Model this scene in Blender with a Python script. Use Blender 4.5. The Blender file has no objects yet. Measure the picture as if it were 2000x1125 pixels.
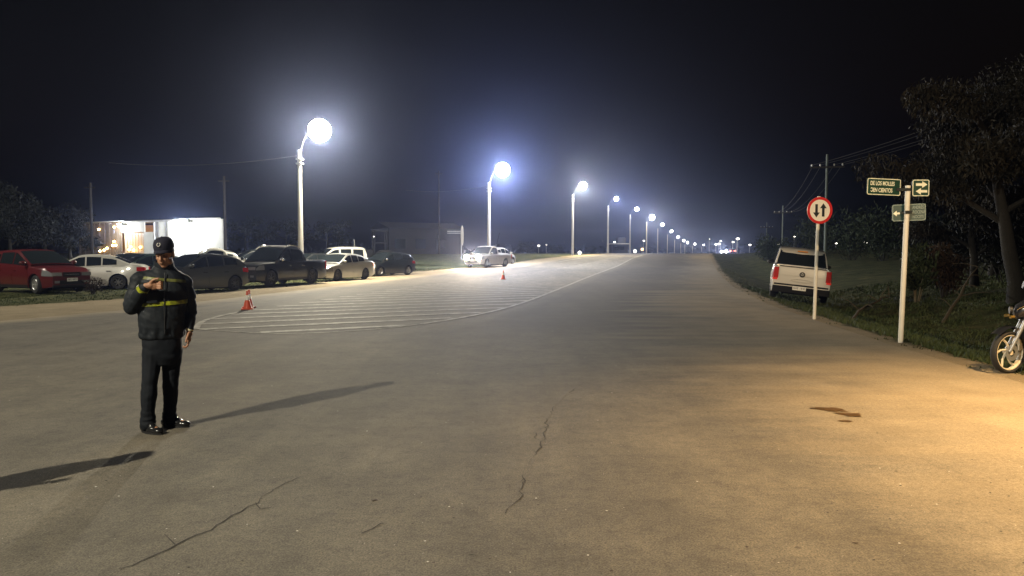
import bpy, bmesh, math, random
import numpy as np
from mathutils import Vector, Matrix, Euler, noise as mnoise

R = math.radians
sc = bpy.context.scene
COL = sc.collection

# ------------------------------------------------------------------ camera, sky, exposure
F = 1444.0            # focal length in pixels of the 2000 px wide photograph
HY = 490.0            # horizon row
CAMZ = 1.62
cam = bpy.data.cameras.new('camera'); cam.sensor_width = 36.0; cam.lens = 36.0*F/2000.0
cam.clip_start = 0.1; cam.clip_end = 6000
camo = bpy.data.objects.new('camera', cam); COL.objects.link(camo)
camo.location = (0, 0, CAMZ)
camo.rotation_euler = (R(90) - math.atan((562.5-HY)/F), 0, 0)
sc.camera = camo

world = bpy.data.worlds.new('World'); sc.world = world; world.use_nodes = True
wn = world.node_tree.nodes; wl = world.node_tree.links; wn.clear()
wo = wn.new('ShaderNodeOutputWorld'); wb = wn.new('ShaderNodeBackground'); sky = wn.new('ShaderNodeTexSky')
sky.sky_type = 'NISHITA'; sky.sun_disc = False
sky.sun_elevation = R(-3.0); sky.sun_rotation = R(200); sky.altitude = 20
wb.inputs['Strength'].default_value = 0.035
wl.new(sky.outputs[0], wb.inputs[0]); wl.new(wb.outputs[0], wo.inputs[0])

sc.view_settings.view_transform = 'Standard'; sc.view_settings.look = 'None'
sc.view_settings.gamma = 1.0; sc.view_settings.exposure = 0.0
sc.view_settings.use_curve_mapping = False
sc.cycles.use_denoising = True
sc.cycles.max_bounces = 4; sc.cycles.diffuse_bounces = 2; sc.cycles.glossy_bounces = 3
sc.cycles.transmission_bounces = 3; sc.cycles.volume_bounces = 0; sc.cycles.transparent_max_bounces = 6
sc.cycles.caustics_reflective = False; sc.cycles.caustics_refractive = False
sc.cycles.sample_clamp_indirect = 4.0
sc.cycles.use_light_tree = True

LAMP_E = 15000.0
HAZE_D = 0.00058
HAZE_G = 0.90

# ------------------------------------------------------------------ helpers
def sm(o, deg=35):
    me = o.data
    for p in me.polygons: p.use_smooth = True
    try: me.set_sharp_from_angle(angle=R(deg))
    except Exception: pass

def tag(o, label=None, cat=None, group=None, kind=None):
    if label: o['label'] = label
    if cat: o['category'] = cat
    if group: o['group'] = group
    if kind: o['kind'] = kind
    return o

def empty(name, loc=(0, 0, 0), rz=0, label=None, cat=None, group=None):
    o = bpy.data.objects.new(name, None); COL.objects.link(o)
    o.empty_display_size = .2
    o.location = loc; o.rotation_euler = (0, 0, rz)
    return tag(o, label, cat, group)

def mobj(name, me, parent=None, mat=None):
    o = bpy.data.objects.new(name, me); COL.objects.link(o)
    if mat is not None and len(me.materials) == 0: me.materials.append(mat)
    if parent is not None: o.parent = parent
    return o

def copy_tree(o, parent=None):
    c = o.copy(); COL.objects.link(c); c.parent = parent
    for ch in list(o.children): copy_tree(ch, c)
    return c

class MB:
    def __init__(s): s.v = []; s.f = []
    def quadgrid(s, rows, flip=False, close=False):
        b = len(s.v); n = len(rows[0])
        for r in rows: s.v.extend(tuple(p) for p in r)
        for i in range(len(rows)-1):
            for j in range(n if close else n-1):
                a = b+i*n+j; c = b+i*n+(j+1) % n; d = c+n; e = a+n
                s.f.append((a, e, d, c) if flip else (a, c, d, e))
        return s
    def poly(s, pts, flip=False):
        b = len(s.v); s.v.extend(tuple(p) for p in pts)
        idx = list(range(b, b+len(pts)))
        s.f.append(tuple(reversed(idx)) if flip else tuple(idx)); return s
    def box(s, c, d, M=None):
        x, y, z = d[0]/2, d[1]/2, d[2]/2
        P = [(-x,-y,-z),(x,-y,-z),(x,y,-z),(-x,y,-z),(-x,-y,z),(x,-y,z),(x,y,z),(-x,y,z)]
        b = len(s.v)
        for p in P:
            q = Vector(p)
            if M is not None: q = M @ q
            s.v.append((q.x+c[0], q.y+c[1], q.z+c[2]))
        for f in ((0,3,2,1),(4,5,6,7),(0,1,5,4),(1,2,6,5),(2,3,7,6),(3,0,4,7)):
            s.f.append(tuple(b+i for i in f))
        return s
    def tube(s, pts, rad, n=10, cap=True):
        pts = [Vector(p) for p in pts]
        if not hasattr(rad, '__len__'): rad = [rad]*len(pts)
        rows = []
        up = Vector((0, 0, 1))
        prev = None
        for i, p in enumerate(pts):
            t = (pts[min(i+1, len(pts)-1)] - pts[max(i-1, 0)]).normalized()
            if prev is None:
                a = t.cross(up)
                if a.length < 1e-3: a = t.cross(Vector((1, 0, 0)))
                a.normalize()
            else:
                a = (prev - t*prev.dot(t)).normalized()
            prev = a
            b_ = t.cross(a)
            rows.append([p + (a*math.cos(2*math.pi*k/n) + b_*math.sin(2*math.pi*k/n))*rad[i] for k in range(n)])
        s.quadgrid(rows, close=True, flip=True)
        if cap:
            s.poly(rows[0], flip=False); s.poly(rows[-1], flip=True)
        return s
    def lathe(s, prof, n=24, M=None, axis='z'):
        rows = []
        for r, z in prof:
            row = []
            for k in range(n):
                a = 2*math.pi*k/n
                p = Vector((r*math.cos(a), r*math.sin(a), z))
                if axis == 'y': p = Vector((p.x, p.z, -p.y))
                if axis == 'x': p = Vector((p.z, p.x, p.y))
                if M is not None: p = M @ p
                row.append(p)
            rows.append(row)
        return s.quadgrid(rows, close=True)
    def prism(s, pts, d, M):
        # pts 2D (x,y) ccw, extruded 0..d along local z, placed by M
        a = [M @ Vector((p[0], p[1], 0)) for p in pts]; b = [M @ Vector((p[0], p[1], d)) for p in pts]
        s.poly(a, flip=True); s.poly(b)
        n = len(pts)
        for i in range(n):
            j = (i+1) % n; s.poly([a[i], a[j], b[j], b[i]])
        return s
    def build(s, name, mat, parent=None, smooth=None, weld=False):
        me = bpy.data.meshes.new(name)
        me.from_pydata(s.v, [], s.f); 
        if weld:
            bm = bmesh.new(); bm.from_mesh(me); bmesh.ops.remove_doubles(bm, verts=bm.verts, dist=1e-4)
            bmesh.ops.recalc_face_normals(bm, faces=bm.faces); bm.to_mesh(me); bm.free()
        me.update()
        if mat is not None: me.materials.append(mat)
        o = mobj(name, me, parent)
        if smooth: sm(o, smooth)
        return o

# ------------------------------------------------------------------ materials
def mat(name, col, rough=.6, metal=0., spec=.5, emit=None, es=0., coat=0., noise=None, bump=None, sheen=0):
    m = bpy.data.materials.new(name); m.use_nodes = True
    nt = m.node_tree; b = nt.nodes['Principled BSDF']
    b.inputs['Base Color'].default_value = (*col, 1); b.inputs['Roughness'].default_value = rough
    b.inputs['Metallic'].default_value = metal
    b.inputs['Specular IOR Level'].default_value = spec
    if coat: b.inputs['Coat Weight'].default_value = coat; b.inputs['Coat Roughness'].default_value = .05
    if emit: b.inputs['Emission Color'].default_value = (*emit, 1); b.inputs['Emission Strength'].default_value = es
    tc = None
    if noise or bump:
        tc = nt.nodes.new('ShaderNodeTexCoord')
    if noise:   # (scale, amount, colour2)
        n = nt.nodes.new('ShaderNodeTexNoise'); n.inputs['Scale'].default_value = noise[0]; n.inputs['Detail'].default_value = 6
        nt.links.new(tc.outputs['Object'], n.inputs['Vector'])
        r = nt.nodes.new('ShaderNodeValToRGB'); r.color_ramp.elements[0].position = .5-noise[1]; r.color_ramp.elements[1].position = .5+noise[1]
        r.color_ramp.elements[0].color = (*col, 1); r.color_ramp.elements[1].color = (*noise[2], 1)
        nt.links.new(n.outputs['Fac'], r.inputs[0]); nt.links.new(r.outputs[0], b.inputs['Base Color'])
    if bump:    # (scale, strength, distance)
        n = nt.nodes.new('ShaderNodeTexNoise'); n.inputs['Scale'].default_value = bump[0]; n.inputs['Detail'].default_value = 5
        nt.links.new(tc.outputs['Object'], n.inputs['Vector'])
        bp = nt.nodes.new('ShaderNodeBump'); bp.inputs['Strength'].default_value = bump[1]; bp.inputs['Distance'].default_value = bump[2]
        nt.links.new(n.outputs['Fac'], bp.inputs['Height']); nt.links.new(bp.outputs[0], b.inputs['Normal'])
    return m

def emis(name, col, s):
    m = bpy.data.materials.new(name); m.use_nodes = True
    nt = m.node_tree; nt.nodes.clear()
    o = nt.nodes.new('ShaderNodeOutputMaterial'); e = nt.nodes.new('ShaderNodeEmission')
    e.inputs[0].default_value = (*col, 1); e.inputs[1].default_value = s
    nt.links.new(e.outputs[0], o.inputs[0]); return m
def glow_glass(name, col, s):
    m = bpy.data.materials.new(name); m.use_nodes = True     # clear bowl that lets the lamp inside shine through
    nt = m.node_tree; nt.nodes.clear()
    o = nt.nodes.new('ShaderNodeOutputMaterial'); e = nt.nodes.new('ShaderNodeEmission'); t = nt.nodes.new('ShaderNodeBsdfTransparent'); a = nt.nodes.new('ShaderNodeAddShader')
    e.inputs[0].default_value = (*col, 1); e.inputs[1].default_value = s
    nt.links.new(e.outputs[0], a.inputs[0]); nt.links.new(t.outputs[0], a.inputs[1]); nt.links.new(a.outputs[0], o.inputs[0]); return m

M_concrete = mat('concrete', (.42, .40, .36), .85, noise=(3, .25, (.34, .32, .28)))
M_steel = mat('galvanised_steel', (.35, .36, .37), .45, .6)
M_dark = mat('dark_plastic', (.015, .015, .017), .5)
M_chrome = mat('chrome', (.75, .75, .75), .15, 1.0)
M_wood = mat('pole_wood', (.030, .024, .018), .9, noise=(6, .2, (.018, .015, .011)))
M_wire = mat('wire_black', (.03, .03, .03), .5)

# ------------------------------------------------------------------ terrain functions
_hy = [(-400, 0), (45, 0), (55, .12), (65, .3), (78, .78), (90, 1.12), (114, 1.25), (140, 1.15), (175, 1.0), (205, .5), (240, -.4),
       (275, -1.6), (310, -2.4), (360, -3.0), (3000, -3.0)]
_xl = [(-60, -60), (5, -24), (10, -20.7), (21.3, -14.7), (27.5, -11.6), (35.4, -9.7), (42.5, -9.2), (52, -7.6), (65, -1.6), (78, 3.3), (90, 8.2), (114, 15.6), (140, 23.2),
       (175, 33.5), (205, 42.5), (310, 71), (600, 149), (3000, 797)]      # grass / dirt on the left
_al = [(-60, -58), (5, -19), (16.7, -12.0), (20.3, -10.6), (31.2, -8.6), (42.5, -7.0), (52, -4.6), (65, .6), (78, 5.2), (90, 9.8), (114, 17.0), (140, 24.4),
       (175, 34.6), (205, 43.5), (310, 72), (600, 150), (3000, 798)]     # dirt / asphalt on the left
_xr = [(-60, 60), (-8, 40), (-3, 16), (.5, 8.4), (3.5, 6.6), (6.5, 6.3), (8.9, 6.25), (12.3, 6.5), (17.3, 7.1), (22.3, 7.75), (33.4, 10.0), (58, 16.0), (90, 24.0), (140, 37.5), (190, 60), (240, 76),
       (310, 98), (600, 161), (3000, 810)]    # asphalt / grass on the right
def interp(t, y):
    return float(np.interp(y, [p[0] for p in t], [p[1] for p in t]))
def hY(y): return interp(_hy, y)
_dr = [(-1000, 0), (0, 0), (.5, .0), (1.0, -.10), (1.6, -.20), (2.6, -.40), (3.6, -.46), (5.0, -.2), (7, .2), (10, .55), (16, .8), (30, .9), (3000, .9)]
def H(x, y):
    z = hY(y)
    d = x - interp(_xr, y)
    if d > 0:
        z += interp(_dr, d) * (1 if y < 80 else max(.3, 1-(y-80)/80))
        z += min(1, d/3)*.09*mnoise.noise(Vector((x*.35, y*.35, 3)))
    d2 = interp(_xl, y) - x
    if d2 > 0: z += min(1, d2/4)*.05*mnoise.noise(Vector((x*.3, y*.3, 9)))
    return z
def at(px, py, y=None, dz=0):
    """world x,y for photograph pixel (on flat ground when y is None)"""
    if y is None: y = (CAMZ-dz)*F/(py-HY)
    return (px-1000)/F*y, y
def zat(py, y): return CAMZ + (HY-py)/F*y

# ------------------------------------------------------------------ ground materials
def ground_material(name, kind):
    m = bpy.data.materials.new(name); m.use_nodes = True
    nt = m.node_tree; b = nt.nodes['Principled BSDF']; N = nt.nodes.new; L = nt.links.new
    geo = N('ShaderNodeNewGeometry')
    def noise_(scale, detail=6, rough=.55, vec=None, sx=None):
        n = N('ShaderNodeTexNoise'); n.inputs['Scale'].default_value = scale; n.inputs['Detail'].default_value = detail
        n.inputs['Roughness'].default_value = rough
        src = geo.outputs['Position']
        if sx is not None:
            mp = N('ShaderNodeMapping'); mp.inputs['Scale'].default_value = sx; mp.inputs['Rotation'].default_value = (0, 0, R(-14))
            L(src, mp.inputs[0]); src = mp.outputs[0]
        L(src, n.inputs['Vector']); return n.outputs['Fac']
    def ramp(fac, stops):
        r = N('ShaderNodeValToRGB'); e = r.color_ramp.elements
        e[0].position, e[0].color = stops[0][0], (*stops[0][1], 1)
        e[1].position, e[1].color = stops[-1][0], (*stops[-1][1], 1)
        for p, c in stops[1:-1]:
            q = e.new(p); q.color = (*c, 1)
        L(fac, r.inputs[0]); return r.outputs[0]
    def mix(f, a, c, t='MIX'):
        n = N('ShaderNodeMix'); n.data_type = 'RGBA'; n.blend_type = t
        if isinstance(f, float): n.inputs[0].default_value = f
        else: L(f, n.inputs[0])
        for s, v in ((6, a), (7, c)):
            if isinstance(v, tuple): n.inputs[s].default_value = (*v, 1)
            else: L(v, n.inputs[s])
        return n.outputs[2]
    def mth(op, a, c=0., clamp=False):
        n = N('ShaderNodeMath'); n.operation = op; n.use_clamp = clamp
        for s, v in ((0, a), (1, c)):
            if isinstance(v, (int, float)): n.inputs[s].default_value = v
            else: L(v, n.inputs[s])
        return n.outputs[0]
    at_ = N('ShaderNodeAttribute'); at_.attribute_name = 'edge'   # dust amount near the edges of the asphalt
    edge = at_.outputs['Fac']
    big = noise_(.22, 4); mid = noise_(1.4, 5); fine = noise_(28, 4, .7); grit = noise_(90, 3, .8)
    streak = noise_(1.0, 5, .6, sx=(1.1, .09, 1))
    wisp = noise_(1.0, 5, .6, sx=(.16, .95, 1))
    asphalt = ramp(mid, [(.3, (.122, .109, .087)), (.7, (.170, .152, .121))])
    asphalt = mix(.75, asphalt, ramp(streak, [(.35, (.70, .70, .71)), (.65, (1.12, 1.1, 1.06))]), 'MULTIPLY')
    asphalt = mix(.8, asphalt, ramp(big, [(.35, (.78, .78, .80)), (.65, (1.15, 1.13, 1.08))]), 'MULTIPLY')
    asphalt = mix(.9, asphalt, ramp(grit, [(.36, (.46, .44, .42)), (.5, (1, 1, 1)), (.68, (1.6, 1.6, 1.52))]), 'MULTIPLY')
    asphalt = mix(.6, asphalt, ramp(fine, [(.36, (.72, .7, .68)), (.6, (1.1, 1.1, 1.1))]), 'MULTIPLY')
    vor = N('ShaderNodeTexVoronoi'); vor.inputs['Scale'].default_value = 3.2; L(geo.outputs['Position'], vor.inputs['Vector'])
    spots = ramp(mth('ADD', vor.outputs['Distance'], mth('MULTIPLY', mth('SUBTRACT', fine, .5), .16)), [(.035, (.35, .33, .3)), (.075, (1, 1, 1))])
    spot_gate = ramp(noise_(.9, 2), [(.48, (0, 0, 0)), (.56, (1, 1, 1))])
    asphalt = mix(mth('MULTIPLY', spot_gate, .7), asphalt, mix(1., asphalt, spots, 'MULTIPLY'))
    med = noise_(6.5, 6, .75)
    asphalt = mix(.8, asphalt, ramp(med, [(.36, (.74, .74, .75)), (.5, (1, 1, 1)), (.66, (1.16, 1.14, 1.1))]), 'MULTIPLY')
    oil = noise_(.75, 3, .6); asphalt = mix(mth('MULTIPLY', mth('SUBTRACT', oil, .60), 5., True), asphalt, mix(1., asphalt, (.72, .71, .70), 'MULTIPLY'))
    nw = N('ShaderNodeAttribute'); nw.attribute_name = 'newer'
    nf = mth('MULTIPLY', mth('ADD', nw.outputs['Fac'], mth('MULTIPLY', mth('SUBTRACT', streak, .5), .5)), 1.0, True)
    nf = mth('MULTIPLY', nf, nw.outputs['Fac'], True)
    asphalt = mix(nf, asphalt, mix(1., asphalt, (.46, .455, .48), 'MULTIPLY'))
    dirt = ramp(mid, [(.3, (.30, .24, .155)), (.7, (.40, .325, .215))])
    dirt = mix(.8, dirt, ramp(fine, [(.35, (.75, .75, .74)), (.65, (1.1, 1.1, 1.1))]), 'MULTIPLY')
    dirt = mix(.7, dirt, ramp(grit, [(.38, (.7, .7, .68)), (.66, (1.25, 1.25, 1.25))]), 'MULTIPLY')
    grass = ramp(mid, [(.3, (.030, .042, .014)), (.55, (.078, .082, .036)), (.75, (.14, .122, .058))])
    grass = mix(.9, grass, ramp(fine, [(.3, (.45, .48, .45)), (.7, (1.4, 1.4, 1.3))]), 'MULTIPLY')
    jag = mth('ADD', mth('MULTIPLY', mth('SUBTRACT', mid, .5), 1.5), mth('MULTIPLY', mth('SUBTRACT', fine, .5), .7))
    if kind == 'asphalt':
        f = mth('ADD', edge, mth('MULTIPLY', mth('SUBTRACT', wisp, .5), 1.3))
        f = mth('ADD', f, mth('MULTIPLY', mth('SUBTRACT', fine, .5), .25))
        f = mth('MULTIPLY', mth('SUBTRACT', f, .22), 1.5, True)
        f = mth('MULTIPLY', f, .85)
        c = mix(f, asphalt, dirt)
    elif kind == 'dirt':
        f = mth('ADD', edge, mth('MULTIPLY', jag, .35)); f = mth('MULTIPLY', mth('SUBTRACT', f, .5), 5., True)
        c = mix(f, dirt, grass)
    else:
        f = mth('ADD', edge, mth('MULTIPLY', jag, .5)); f = mth('MULTIPLY', mth('SUBTRACT', f, .5), 4., True)
        c = mix(f, grass, dirt)
    L(c, b.inputs['Base Color'])
    b.inputs['Roughness'].default_value = .82 if kind == 'asphalt' else .95
    b.inputs['Specular IOR Level'].default_value = .35 if kind == 'asphalt' else .1
    hgt = mth('ADD', mth('MULTIPLY', grit, .5), mth('MULTIPLY', fine, 1.0 if kind != 'grass' else 3.))
    bp = N('ShaderNodeBump'); bp.inputs['Strength'].default_value = .55 if kind == 'asphalt' else .8; bp.inputs['Distance'].default_value = .012 if kind == 'asphalt' else .03
    L(hgt, bp.inputs['Height']); L(bp.outputs[0], b.inputs['Normal'])
    return m
M_asphalt = ground_material('asphalt', 'asphalt'); M_dirt = ground_material('dirt', 'dirt'); M_grass = ground_material('grass', 'grass')

# ------------------------------------------------------------------ the ground: one sheet, cut into road, shoulder and grass
ys = list(np.arange(-60, 2, 4.0)) + list(np.arange(2, 46, .75)) + list(np.arange(46, 90, 2.0)) + list(np.arange(90, 360, 5.0)) + [360, 400, 460, 540, 640, 800, 1000, 1400, 2000, 3000]
ys = sorted(set(list(ys) + [p[0] for p in _hy if -60 < p[0] < 3000]))
def strip(name, fx, m, fe, lab=None, fl=None):
    rows = []; ev = []; lv_ = []
    for y in ys:
        xs, es = fx(y), fe(y)
        if fl: lv_.extend(fl(x, y) for x in xs)
        rows.append([(x, y, H(x, y)) for x in xs]); ev.extend(es)
    mb = MB().quadgrid(rows)
    o = mb.build(name, m, smooth=60)
    a = o.data.attributes.new('edge', 'FLOAT', 'POINT'); a.data.foreach_set('value', ev)
    if fl: b_ = o.data.attributes.new('newer', 'FLOAT', 'POINT'); b_.data.foreach_set('value', lv_)
    tag(o, lab, None, None, 'structure'); return o
offs = [0, .3, .6, 1, 1.5, 2, 2.6, 3.2, 3.8, 4.5, 5.3, 6.2, 7.2, 8.5, 10, 12, 14.5, 17.5, 21, 26, 33, 45, 65, 100, 180, 400, 1200]
A = sorted(set([.03, .97]+[round(v, 4) for v in np.linspace(0, 1, 41)]))
strip('grass_ground', lambda y: [interp(_xl, y)-d for d in reversed(offs)], M_grass, lambda y: [max(0, 1-d/1.2)*.9 for d in reversed(offs)])
strip('dirt_shoulder', lambda y: [interp(_xl, y)+(interp(_al, y)-interp(_xl, y))*t for t in (0, .15, .4, .7, 1)], M_dirt, lambda y: [.55, .2, 0, 0, 0])
def redge(t, y):
    w = interp(_xr, y)-interp(_al, y); dl = t*w; dr = (1-t)*w
    return max(0, .95-dl/1.6)+max(0, min(1., 1.15-dr/(4.8 if y < 30 else 3.0)))*(.95)
def sst(a, b, v): v = min(1, max(0, (v-a)/(b-a))); return v*v*(3-2*v)
_lw = [(9, -1.5), (14.45, -2.2), (16.3, -1.2), (21.6, .2), (33.5, 2.5), (45, 4.7), (58, 7.7), (78, 12.7), (88, 15.4), (140, 28), (310, 72), (3000, 798)]
def newer(x, y):      # the through lane was resurfaced: darker binder
    return sst(10, 17, y)*sst(-.4, .7, x-interp(_lw, y))*(1-sst(-2.4, .3, x-(interp(_xr, y)-1.8)))
strip('asphalt_road', lambda y: [interp(_al, y)+(interp(_xr, y)-interp(_al, y))*t for t in A], M_asphalt, lambda y: [redge(t, y) for t in A], fl=newer)
strip('grass_verge', lambda y: [interp(_xr, y)+d for d in offs], M_grass, lambda y: [max(0, 1-d/1.1)*1.0 for d in offs])

# ------------------------------------------------------------------ haze
hz = MB().box((60, 200, 4.6), (900, 620, 21.6)).build('haze', None); hz['kind'] = 'stuff'
mh = bpy.data.materials.new('night_haze'); mh.use_nodes = True
nh = mh.node_tree; nh.nodes.clear()
ho = nh.nodes.new('ShaderNodeOutputMaterial'); pv = nh.nodes.new('ShaderNodeVolumePrincipled')
pv.inputs['Color'].default_value = (.46, .56, 1.0, 1); pv.inputs['Density'].default_value = HAZE_D; pv.inputs['Anisotropy'].default_value = HAZE_G
nh.links.new(pv.outputs[0], ho.inputs['Volume'])
hz.data.materials.append(mh)
mh.cycles.volume_sampling = 'EQUIANGULAR'
# ------------------------------------------------------------------ street lamps
def light(kind, name, loc, energy, col, rad=.1, parent=None, spot=None, blend=.5, aim=None):
    l = bpy.data.lights.new(name, kind); l.energy = energy; l.color = col; l.shadow_soft_size = rad
    if kind == 'SPOT': l.spot_size = spot; l.spot_blend = blend
    o = bpy.data.objects.new(name, l); COL.objects.link(o); o.location = loc
    if aim is not None: o.rotation_euler = Vector(aim).to_track_quat('-Z', 'Y').to_euler()
    if parent is not None: o.parent = parent
    return o
M_lens_white = glow_glass('lamp_lens_white', (1, .98, .92), 12)
M_lens_blue = glow_glass('lamp_lens_cool', (.86, .9, 1), 12)
M_lens_warm = glow_glass('lamp_lens_warm', (1, .6, .25), 12)

M_armd = mat('arm_dark_steel', (.035, .035, .04), .6)
def street_lamp(x, y, z, yaw, label, energy, col, lens, H_=7.3, arm=(1.2, 1.15), detail=True, r0=.16, wire=True, glare_scale=1.0, spot=None, group='street lamps along the left side of the road'):
    t = empty('street_lamp', (x, y, z), yaw, label, 'street lamp', group)
    MB().tube([(0, 0, -.3), (0, 0, H_)], [r0, r0*.62], 14).build('pole', M_concrete, t, 40)
    ax, az = arm
    pts = [(.05, 0, H_-.55)] + [(ax*(1-math.cos(a))*.62+.08, 0, H_-.5+(az+.42)*math.sin(a)) for a in [R(q) for q in (15, 35, 55, 75, 90)]]
    MB().tube(pts, .018, 8).build('arm', M_armd, t, 40)
    if detail:
        MB().lathe([(.001, H_+.02), (.13, H_+.02), (.13, H_-.1), (.001, H_-.1)], 12).build('pole_cap', M_steel, t, 40)
        for q in (.5, .75): MB().box((.02, 0, H_-q), (.34, .3, .08)).build('bracket', M_steel, t)
    hx, hz_ = pts[-1][0], pts[-1][2]
    hd = MB()
    rows = []
    for u, w, h in ((-.1, .04, .04), (0, .06, .06), (.2, .10, .08), (.5, .12, .09), (.68, .09, .06), (.74, .03, .02)):
        rows.append([(hx+u, w*math.cos(a), hz_+.02+h*max(0, math.sin(a))+.01*math.sin(a)) for a in [2*math.pi*k/12 for k in range(12)]])
    hd.quadgrid(rows, close=True, flip=True); hd.poly(rows[0]); hd.poly(rows[-1], True)
    hd.build('lamp_head', M_armd, t, 40)
    ln = MB(); Mx = Matrix.Translation((hx+.42, 0, hz_-.01)) @ Matrix.Diagonal((glare_scale, glare_scale, glare_scale, 1))
    ln.lathe([(.001+.15*math.sin(q), -.15*math.cos(q)) for q in np.linspace(0, math.pi, 10)], 14, Mx)  # globe swollen on the visible row to imitate the glare disc around each lamp
    lo = ln.build('lamp_lens', lens, t, 60)
    lo.visible_shadow = True
    light('POINT', 'lamp_light', (hx+.42, 0, hz_-.05-.06*glare_scale), energy, col, .09, t) if spot is None else light('SPOT', 'lamp_light', (hx+.42, 0, hz_-.20*glare_scale), energy, col, .12, t, R(spot), .85, (0.05, 0, -1))
    return t
WH = (1.0, .91, .70); BL = (.78, .83, 1.0); WM = (1.0, .88, .62)
# distance, photograph x of the pole, ground offset is taken from the terrain
LAMPS = [(42, 588, 1.0, WH, M_lens_white, 'nearest lit street lamp on a tall concrete pole, behind the parked dark grey pickup'),
         (65, 955, 1.25, BL, M_lens_blue, 'bluish street lamp on the pole directly behind the white pickup with headlights on'),
         (90, 1118, .9, WM, M_lens_white, 'third street lamp along the road, warm white, alone right of the second red cone'),
         (114, 1187, .3, BL, M_lens_white, 'fourth street lamp along the road, just right of the warm white third one'),
         (140, 1230, .3, BL, M_lens_white, 'fifth street lamp along the road, by the dim roadside building'),
         (172, 1262, .7, WM, M_lens_white, 'sixth street lamp along the road, larger yellowish glow than its neighbours'),
         (205, 1284, .2, BL, M_lens_white, 'seventh street lamp along the road, small light right after the yellowish one'),
         (240, 1303, .15, WH, M_lens_white, 'eighth street lamp along the road, near the crest of the road'),
         (275, 1317, .15, WH, M_lens_white, 'ninth street lamp along the road, pole half hidden by the crest'),
         (310, 1329, .15, WH, M_lens_white, 'tenth street lamp along the road, beyond the crest'),
         (345, 1337, .15, WH, M_lens_white, 'eleventh street lamp along the road, low over the crest'),
         (400, 1352, .15, WH, M_lens_white, 'twelfth street lamp along the road, far beyond the crest'),
         (460, 1370, .15, WH, M_lens_white, 'farthest street lamp of the row, tiny light just above the road crest')]
for k, (d, px, e, c, ln, lab) in enumerate(LAMPS):
    x = (px-1000)/F*d
    street_lamp(x, d, hY(d)-.02, R(-12), lab, LAMP_E*e, c, ln, detail=k < 6, r0=.17, glare_scale=(4.3, 4.3, 3.2, 2.2, 2.3, 4.0)[k] if k < 6 else 2.6)
# ------------------------------------------------------------------ vehicles
def paint(name, col, rough=.28, metal=.0):
    m = mat(name, col, rough, metal, .5, coat=.6); return m
M_tyre = mat('tyre_rubber', (.018, .018, .018), .8, bump=(40, .3, .005))
M_rim = mat('alloy_rim', (.55, .55, .54), .35, .7)
M_rim_d = mat('dark_steel_rim', (.10, .10, .10), .5, .5)
M_glass = mat('tinted_glass', (.012, .016, .018), .06, 0, .6)
M_lampglass = mat('headlamp_glass', (.26, .27, .28), .12, .3, .8)
M_tail = mat('taillight_red', (.45, .012, .01), .18, 0, .6)
M_reflector_glow = mat('reflector_red_glow', (.6, .02, .015), .2, 0, .6, emit=(1, .05, .03), es=.25)  # weak red emission set into the tail reflectors, which are no lamps
M_amber = mat('amber_reflector', (.7, .25, .02), .2)
M_trim = mat('black_trim', (.012, .012, .013), .55)
M_under = mat('underbody_black', (.006, .006, .006), .9)
M_plate = mat('plate_white', (.75, .75, .72), .4)
M_ink = mat('plate_ink', (.04, .03, .05), .5)

def text_mesh(name, s, size, m, M, parent, extrude=.001, align='CENTER', sx=1.0, bold=0):
    cu = bpy.data.curves.new(name, 'FONT'); cu.body = s; cu.size = size; cu.extrude = extrude
    cu.align_x = align; cu.align_y = 'CENTER'; cu.resolution_u = 3; cu.offset = bold
    o = bpy.data.objects.new(name, cu); COL.objects.link(o)
    dg = bpy.context.evaluated_depsgraph_get()
    me = bpy.data.meshes.new_from_object(o.evaluated_get(dg)); bpy.data.objects.remove(o)
    me.transform(M @ Matrix.Diagonal((sx, 1, 1, 1))); me.materials.clear(); me.materials.append(m)
    return mobj(name, me, parent)

def lerpt(t, x): return float(np.interp(x, [p[0] for p in t], [p[1] for p in t]))
def smooth_t(t, x, w):
    return (lerpt(t, x-w)+lerpt(t, x-w*.5)+lerpt(t, x)+lerpt(t, x+w*.5)+lerpt(t, x+w))/5

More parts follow.
